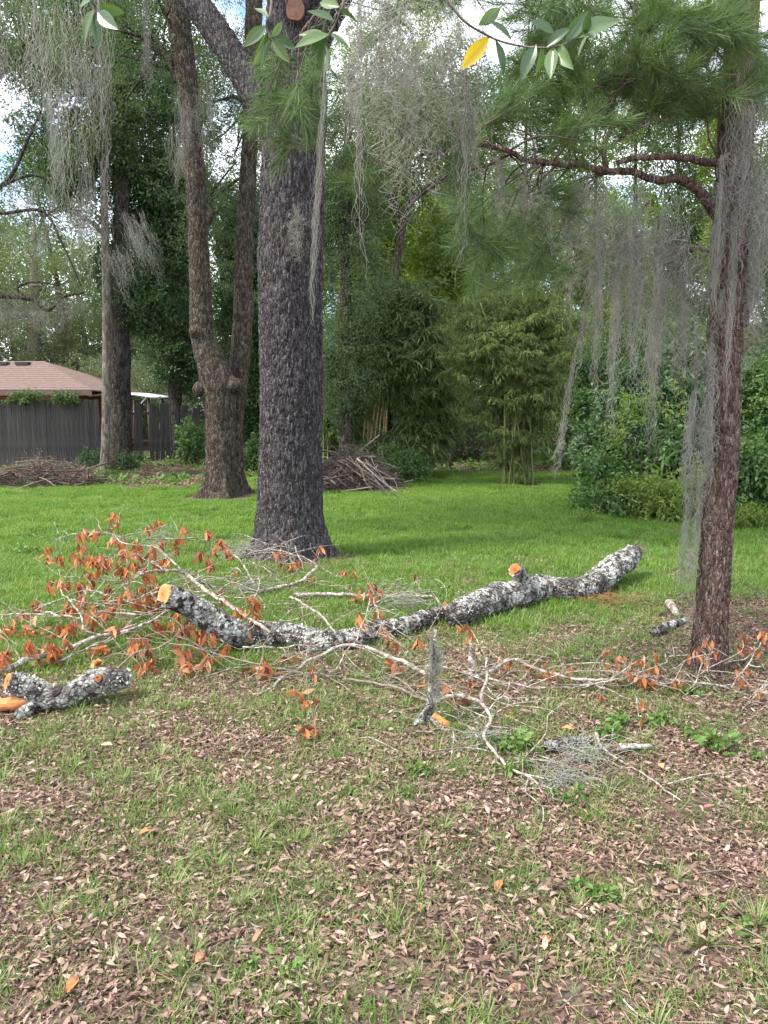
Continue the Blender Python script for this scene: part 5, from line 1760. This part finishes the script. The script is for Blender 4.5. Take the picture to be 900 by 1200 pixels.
CL = [(135, 612), (98, 619), (175, 617), (97, 638), (133, 630), (158, 633), (210, 630), (206, 640), (59, 652), (70, 652), (85, 650), (109, 654), (128, 656), (118, 663), (147, 648), (155, 658), (175, 650), (195, 656), (180, 644), (140, 662),
      (150, 670), (104, 670), (90, 682), (72, 682), (105, 682), (128, 688), (152, 690), (172, 698), (160, 705), (175, 706), (130, 708), (96, 700), (110, 706), (83, 710), (40, 708), (86, 730), (70, 732), (14, 733), (38, 740), (49, 738), (32, 750), (50, 765),
      (60, 763), (3, 742), (2, 768), (112, 763), (120, 761), (155, 745), (165, 752), (185, 730), (208, 718), (158, 757), (170, 780), (135, 735), (120, 716), (143, 697), (165, 688), (185, 688), (100, 716), (64, 742), (162, 640), (188, 655), (178, 672), (200, 690), (168, 664),
      (257, 632), (250, 640), (235, 648), (247, 662), (273, 682), (268, 646), (325, 648), (345, 660), (300, 696), (303, 708), (296, 725), (262, 700), (255, 720), (280, 712), (225, 730), (250, 745), (265, 756), (218, 765), (222, 780), (245, 770), (310, 772), (315, 785), (335, 772), (365, 822), (370, 855),
      (352, 658), (370, 653), (366, 676), (403, 667), (378, 640), (436, 683), (432, 695), (412, 688), (418, 702), (420, 722), (440, 714), (448, 736), (487, 730), (490, 745), (521, 718), (488, 670), (454, 756), (463, 778), (372, 785), (500, 745), (543, 735), (212, 742), (238, 735),
      (594, 772), (627, 778), (645, 784), (665, 780), (553, 798), (600, 832), (725, 770), (712, 776), (715, 760), (740, 772), (755, 770), (768, 766), (762, 782), (738, 786), (750, 796), (722, 796), (700, 816), (750, 826), (795, 802), (765, 800), (820, 762), (827, 770), (838, 763), (875, 745), (868, 756), (885, 760), (865, 790), (872, 798), (890, 812), (812, 765), (528, 806), (505, 800), (895, 745)]
CL += [(px + random.gauss(0, 9), py + random.gauss(0, 7)) for px, py in CL if px < 330] + [(px + random.gauss(0, 8), py + random.gauss(0, 6)) for px, py in CL if px >= 330 and random.random() < 0.6]
for ci, (px, py) in enumerate(CL):
    best = min(BR[:14], key=lambda d: ((d['px'] - np.array([px, py - 4])) ** 2).sum(1).min())
    k = int(((best['px'] - np.array([px, py - 4])) ** 2).sum(1).argmin())
    q = best['P'][k]
    e = A(px, py, q[1] + RNG.uniform(-0.05, 0.08))
    if e[2] < 0.06:
        e = G(px, py, 0.06)
    best['tw'].add(*tube(spline(wiggle(q[:3], e, 0.0032, 0.0016, 4, 0.09, 0.08), 0.03), 4))
    nl = RNG.integers(5, 10) if px < 330 else RNG.integers(3, 7)
    for _ in range(nl):
        o = bpy.data.objects.new('leaf', DEAD[RNG.integers(0, len(DEAD))])
        h = e + RNG.normal(0, 0.014, 3)
        s = RNG.uniform(0.65, 1.1) * (0.74 if px > 560 else 1.0)
        h[2] = max(h[2], 0.03)
        til = 0.30 if h[2] > 0.085 * s else 1.15
        o.location = Vector(h - origin(best['o']))
        o.rotation_euler = (RNG.normal(0, til), RNG.normal(0, til), RNG.uniform(0, 6.283))
        o.scale = (s * RNG.uniform(0.8, 1.15), s, s)
        link(o, best['o'])
for d in BR:
    if d['tw'].n:
        part('twigs', *d['tw'].get(), MAT[d['mat']], d['o'], stuff=True)

# upright mossy stub, small white stump, grey moss fallen on the ground
t = thing('upright_stub', 'upright broken stub wrapped in grey moss standing in the litter', 'stub', (*G(503, 848)[:2], 0))
Ysb = G(503, 848)[1]
Pst = spline([[*A(500, 855, Ysb), 0.035], [*A(503, 835, Ysb), 0.018], [*A(505, 800, Ysb), 0.009], [*A(508, 765, Ysb), 0.010], [*A(511, 738, Ysb), 0.007]], 0.01)
part('stem', *Bag().add(*tube(Pst, 20, disp=log_d(31))).get(), MAT['lichen'], t)
for (px, py, dx) in ((490, 846, -0.07), (514, 850, 0.06), (500, 856, -0.01)):
    P = spline([[*A(502, 832, Ysb), 0.018], [*(A(px, py, Ysb - 0.05)), 0.014], [*(A(px, py + 5, Ysb - 0.07) + [dx * 0.4, 0, 0]), 0.006]], 0.01)
    part('prong', *Bag().add(*tube(P, 10, disp=log_d(33))).get(), MAT['lichen'], t)
P = spline([[*A(508, 838, Ysb - 0.03), 0.012], [*A(522, 848, Ysb - 0.06), 0.017], [*A(528, 853, Ysb - 0.07), 0.006]], 0.01)
part('torn_wood', *Bag().add(*tube(P, 10, disp=log_d(34))).get(), MAT['rawwood'], t)
for px, a, b_, ws in ((509, 738, 835, 0.55), (505, 765, 845, 0.6)):
    o = moss('loose grey moss draped over the upright stub in the litter', 'moss on the upright stub', px, a, b_, Ysb - 0.02, 'T', ws * 2.0)
t = thing('small_stump', 'small pale upright stump beside the mossy stub', 'stub', (*G(553, 792)[:2], 0))
Yq = G(553, 796)[1]
part('stem', *Bag().add(*tube(spline([[*A(553, 800, Yq), 0.020], [*A(553, 780, Yq), 0.021], [*A(553, 758, Yq), 0.016]], 0.01), 16, disp=log_d(36))).get(), MAT['branch'], t)
part('tip', *Bag().add(*tube(spline([[*A(553, 760, Yq), 0.015], [*A(552, 754, Yq), 0.006]], 0.005), 10, disp=log_d(37))).get(), MAT['branch'], t)


def moss_heap(label, px, py, rx, h, n=90):
    c = G(px, py)
    b_ = Bag()
    for _ in range(n):
        a = c + np.array([RNG.normal(0, rx * 0.5), RNG.normal(0, rx * 0.35), RNG.uniform(0.01, h)])
        P = [a]
        d = unit(1)[0] * 0.03
        for _k in range(9):
            d = d * 0.75 + unit(1)[0] * 0.018
            d[2] *= 0.6
            nx = P[-1] + d
            nx[2] = max(nx[2], 0.008)
            P.append(nx)
        b_.add(*tube(np.column_stack([np.array(P), np.full(10, 0.0013)]), 3, cap=False))
    o = part('fallen_moss', *b_.get(), MAT['moss'], base=(*c[:2], 0))
    return tag(o, label, 'moss', 'grey moss fallen on the ground')


moss_heap('grey moss tangle on the litter at the end of the crooked branch', 655, 915, 0.12, 0.04)
moss_heap('grey moss tangle on the litter beside the crooked branch', 690, 890, 0.10, 0.05)
moss_heap('grey moss heap against the left foot of the large dark trunk', 289, 658, 0.28, 0.22, 240)
moss_heap('grey moss scrap caught on branches behind the sawn log', 292, 700, 0.14, 0.12, 90)
moss_heap('grey moss snagged behind the orange leaves at the pile top', 185, 668, 0.16, 0.45, 160)
moss_heap('grey moss hanging from the crooked log gap near the pole', 475, 715, 0.10, 0.15, 90)
moss_heap('grey moss clinging to the bend of the crooked branch', 566, 872, 0.06, 0.06, 60)

# heap of rusty pine needles under the thick log
c = G(712, 708)
n = 420
P = np.stack([c[0] + RNG.normal(0, 0.13, n), c[1] + RNG.normal(0, 0.10, n), RNG.uniform(0.01, 0.07, n)], 1)
X, Y, Z = basis(unit(n) * [1, 1, 0.35])
V, F = stamp(*NEEDLE, P, X, Y, Z, RNG.uniform(0.06, 0.14, n), np.full(n, 0.0024))
MAT['rust'] = leaf_mat('rusty_needles', [(0.0, (0.13, 0.05, 0.03)), (1.0, (0.34, 0.16, 0.09))], 0, 0.8, 0.2, 0.1)
V[:, 2] = np.maximum(V[:, 2], 0.008)
tag(part('needle_clump', V, [F], MAT['rust'], base=(*c[:2], 0), smooth=False), 'clump of rusty red pine needles under the thick log', 'pine needles')

# ------------------------------------------------------------------ weeds and single fallen leaves
WEEDS = [(598, 882, 'bushy green weed beside the crooked white branch', 1.7), (715, 868, 'low broadleaf weed below the pine', 1.2), (850, 880, 'broadleaf weed cluster in the litter right of the pine foot', 1.5), (805, 815, 'broadleaf weed at the foot of the reddish pine', 1.5), (770, 850, 'green weed patch in front of the pine', 1.4),
         (885, 1110, 'small bright weed in the litter', 0.8), (490, 910, 'small bright weed in the litter', 0.8), (420, 850, 'small bright weed in the litter', 0.7), (725, 850, 'green weed patch in front of the pine', 1.2), (820, 870, 'broadleaf weed cluster in the litter right of the pine foot', 1.2),
         (485, 935, 'small bright weed in the litter', 0.7), (215, 1035, 'small yellow green seedling in the foreground litter', 0.6), (690, 1055, 'small bright weed in the litter', 0.9), (410, 937, 'small bright weed in the litter', 0.7), (600, 905, 'small bright weed in the litter', 0.8), (660, 940, 'small bright weed in the litter', 0.8),
         (445, 800, 'small bright weed in the litter', 0.9), (510, 695, 'tall leafy weed between the two lichen logs', 1.6), (20, 650, 'dark feathery weed on the lawn left of the orange leaves', 2.2), (40, 630, 'dark feathery weed on the lawn left of the orange leaves', 1.8), (320, 1140, 'small bright weed in the litter', 0.8)]
for px, py, lab, s in WEEDS:
    s = s * 0.62
    c = G(px, py)
    t = thing('weed', lab, 'weed', (c[0], c[1], 0), 'weeds in the ground cover')
    k = random.randrange(3)
    for j in range(4):
        e = c + np.array([random.gauss(0, 0.03 * s), random.gauss(0, 0.03 * s), 0.07 * s * random.uniform(0.6, 1.1)])
        part('stem', *Bag().add(*tube(spline(wiggle(c - [0, 0, 0.01], e, 0.0025, 0.0015, 3, 0.05), 0.03), 4)).get(), MAT['greenstem'], t)
    P = np.array([c + [random.gauss(0, 0.045 * s), random.gauss(0, 0.045 * s), random.uniform(0.25, 0.9) * 0.08 * s] for _ in range(int(4 * s) + 2)])
    scatter('leaves', PR['weed'], P, rand_eul(len(P), 0.25), RNG.uniform(0.45, 0.8, len(P)) * (0.6 + 0.4 * s), parent=t, seed=int(px))

MAT['oneleaf'] = leaf_mat('fallen_leaf', [(0.0, (0.50, 0.17, 0.07)), (0.5, (0.60, 0.26, 0.12)), (1.0, (0.62, 0.40, 0.26))], 0.1, 0.6, 0.3, 1.0, (1.1, 0.9, 0.6))
MAT['tanleaf'] = leaf_mat('tan_fallen_leaf', [(0.0, (0.22, 0.125, 0.08)), (0.5, (0.33, 0.205, 0.14)), (1.0, (0.43, 0.31, 0.225))], 0.1, 0.7, 0.25, 1.0, (1.1, 0.9, 0.7))


def flat_leaf(mat, seed):
    r_ = np.random.default_rng(seed)
    t = np.linspace(0, 1, 8)
    w = np.array([0.02, 0.5, 0.85, 1.0, 0.95, 0.75, 0.42, 0.02]) * 0.5
    V = []
    for a, ww in zip(t, w):
        for sgn in (-1, -0.5, 0, 0.5, 1):
            V.append([a - 0.5, sgn * ww * 0.46, 0.03 + 0.22 * (sgn * ww) ** 2 * r_.uniform(0.3, 2.2) + 0.10 * math.sin(a * 3 + seed) * a])
    F = [[k * 5 + j, k * 5 + j + 1, k * 5 + j + 6, k * 5 + j + 5] for k in range(7) for j in range(4)]
    return mesh_from('fallen_leaf', np.array(V), [np.array(F)], mat)


ORL = [flat_leaf(MAT['oneleaf'], k) for k in range(3)]
TNL = [flat_leaf(MAT['tanleaf'], k + 5) for k in range(4)]
for px, py in ((235, 1132), (457, 1069), (584, 1048), (172, 983), (125, 879), (665, 860), (85, 1165), (640, 1110), (545, 990), (300, 905), (775, 905)):
    c = G(px, py)
    o = bpy.data.objects.new('fallen_leaf', random.choice(ORL))
    o.location = (c[0], c[1], 0.028)
    o.rotation_euler = (random.gauss(0, 0.15), random.gauss(0, 0.15), random.uniform(0, 6.28))
    s = random.uniform(0.045, 0.07)
    o.scale = (s, s, s)
    link(o)
    tag(o, 'single bright orange fallen leaf lying on the litter', 'leaf', 'orange leaves on the litter')
for k in range(70):
    px, py = random.uniform(10, 890), 870 + 320 * random.random()
    c = G(px, py)
    o = bpy.data.objects.new('fallen_leaf', random.choice(TNL))
    o.location = (c[0], c[1], 0.022)
    o.rotation_euler = (random.gauss(0, 0.3), random.gauss(0, 0.3), random.uniform(0, 6.28))
    s = random.uniform(0.03, 0.055)
    o.scale = (s, s * random.uniform(0.7, 1.1), s)
    link(o)
    tag(o, 'curled tan fallen leaf lying loose on the foreground litter', 'leaf', 'tan leaves on the litter')
for k in range(46):
    px, py = random.uniform(0, 900), 850 + 345 * random.random()
    c = G(px, py, 0.012)
    a = random.uniform(0, 6.28)
    L = random.uniform(0.06, 0.22)
    e = c + np.array([math.cos(a) * L, math.sin(a) * L, 0.0])
    P = spline(wiggle(c, e, 0.003, 0.0018, 4, 0.05), 0.02)
    P[:, 2] = np.maximum(P[:, 2], 0.012)
    o = part('twig', *Bag().add(*tube(P, 5)).get(), MAT['branch' if k % 2 else 'stick'], base=(c[0], c[1], 0))
    tag(o, 'thin dry twig lying on the foreground litter', 'twig', 'twigs on the litter')

# ------------------------------------------------------------------ leafy sprigs hanging in from above
Yl = 1.9
sb = thing('overhanging_branch', 'leafy overhanging branch with glossy green leaves and one yellow leaf', 'branch', (1.9, 0.2, 0))
part('trunk', *Bag().add(*tube(spline([[1.9, 0.2, -0.1, 0.11], [1.92, 0.22, 1.4, 0.085], [1.85, 0.3, 2.9, 0.07], [1.8, 0.3, 4.6, 0.05]], 0.06), 24, disp=bark_disp(0.004, 40, 20, 4, 0.2))).get(), MAT['greybark'], sb)
mainb = spline([[1.87, 0.28, 2.55, 0.035], [1.4, 0.9, 2.85, 0.026], [0.8, 1.6, 2.86, 0.018], [0.2, 1.95, 2.84, 0.012], [-0.35, 2.0, 2.83, 0.008], [-0.75, 2.0, 2.80, 0.005]], 0.03)
part('limb', *Bag().add(*tube(mainb, 10, disp=soft_disp(0.2, 12, 3))).get(), MAT['greybark'], sb)


def near_leaf(mat, seed):
    r_ = np.random.default_rng(seed)
    t = np.linspace(0, 1, 8)
    w = np.array([0.03, 0.5, 0.88, 1.0, 0.96, 0.76, 0.42, 0.02]) * 0.19
    c1 = r_.uniform(-0.25, 0.1)
    V = [[a, s * ww, c1 * a * a + 0.45 * abs(s) * ww] for a, ww in zip(t, w) for s in (-1, -0.5, 0, 0.5, 1)]
    F = [[k * 5 + j, k * 5 + j + 1, k * 5 + j + 6, k * 5 + j + 5] for k in range(7) for j in range(4)]
    return mesh_from('leaf', np.array(V), [np.array(F)], mat)


NLV = [near_leaf(MAT['sprigleaf'], k) for k in range(4)]
YLV = near_leaf(MAT['yellowleaf'], 9)
SPR = [  # twig path, then leaves (px base, py base, px tip, py tip)
    ([(470, -60), (520, -10), (572, 42), (640, 56), (690, 40)],
     [(574, 42, 541, 82), (580, 46, 592, 90), (628, 52, 610, 92), (634, 54, 632, 90), (648, 55, 645, 92), (655, 54, 665, 78), (662, 50, 690, 12), (668, 46, 728, 16), (640, 56, 668, 28), (600, 48, 570, 20), (650, 40, 622, 22), (690, 40, 676, 68), (686, 40, 690, 15), (560, 30, 590, 8)]),
    ([(300, -60), (318, -10), (312, 30), (318, 48)],
     [(312, 30, 285, 55), (314, 36, 302, 78), (316, 40, 296, 60), (318, 44, 332, 25), (318, 46, 340, 74), (316, 44, 350, 55), (314, 20, 298, 8), (316, 48, 306, 76)]),
    ([(420, -60), (405, -10), (386, 40), (378, 52)],
     [(386, 40, 345, 55), (384, 44, 350, 40), (380, 50, 375, 85), (382, 46, 362, 62), (392, 25, 360, 12), (396, 15, 425, 20), (398, 8, 372, 0), (388, 38, 410, 55), (380, 52, 388, 80)]),
    ([(75, -60), (100, -20), (112, 10), (108, 30)],
     [(112, 10, 92, 48), (110, 20, 115, 55), (114, 14, 138, 34), (116, 6, 148, 18), (108, 0, 90, 10)])]
for path, lv in SPR:
    rows = []
    for i, (px, py) in enumerate(path):
        rows.append([*A(px, py, Yl), 0.0035 - 0.0005 * i])
    j = int(np.linalg.norm(mainb[:, :3] - np.array(rows[0][:3]), axis=1).argmin())
    rows[0] = [*mainb[j, :3], 0.004]
    part('twig', *Bag().add(*tube(spline(rows, 0.01), 7)).get(), MAT['greybark'], sb)
    for n_, (bx, by, ex, ey) in enumerate(lv):
        p0, p1 = A(bx, by, Yl), A(ex, ey, Yl + random.uniform(-0.05, 0.05))
        d = p1 - p0
        yel = path[0][0] == 470 and n_ == 0
        X, Yv, Z = basis(d[None], n=np.array([[random.gauss(0, 0.7), -1.0 + random.gauss(0, 0.3), random.gauss(0.2, 0.6)]]))
        o = bpy.data.objects.new('leaf', YLV if yel else NLV[random.randrange(4)])
        L = np.linalg.norm(d)
        M = Matrix((list(X[0]), list(Yv[0]), list(Z[0]))).transposed().to_4x4()
        o.matrix_local = Matrix.Translation(Vector(p0 - origin(sb))) @ M @ Matrix.Scale(L, 4)
        link(o, sb)
        if yel:
            o['label'] = 'yellow leaf with a dark spot'
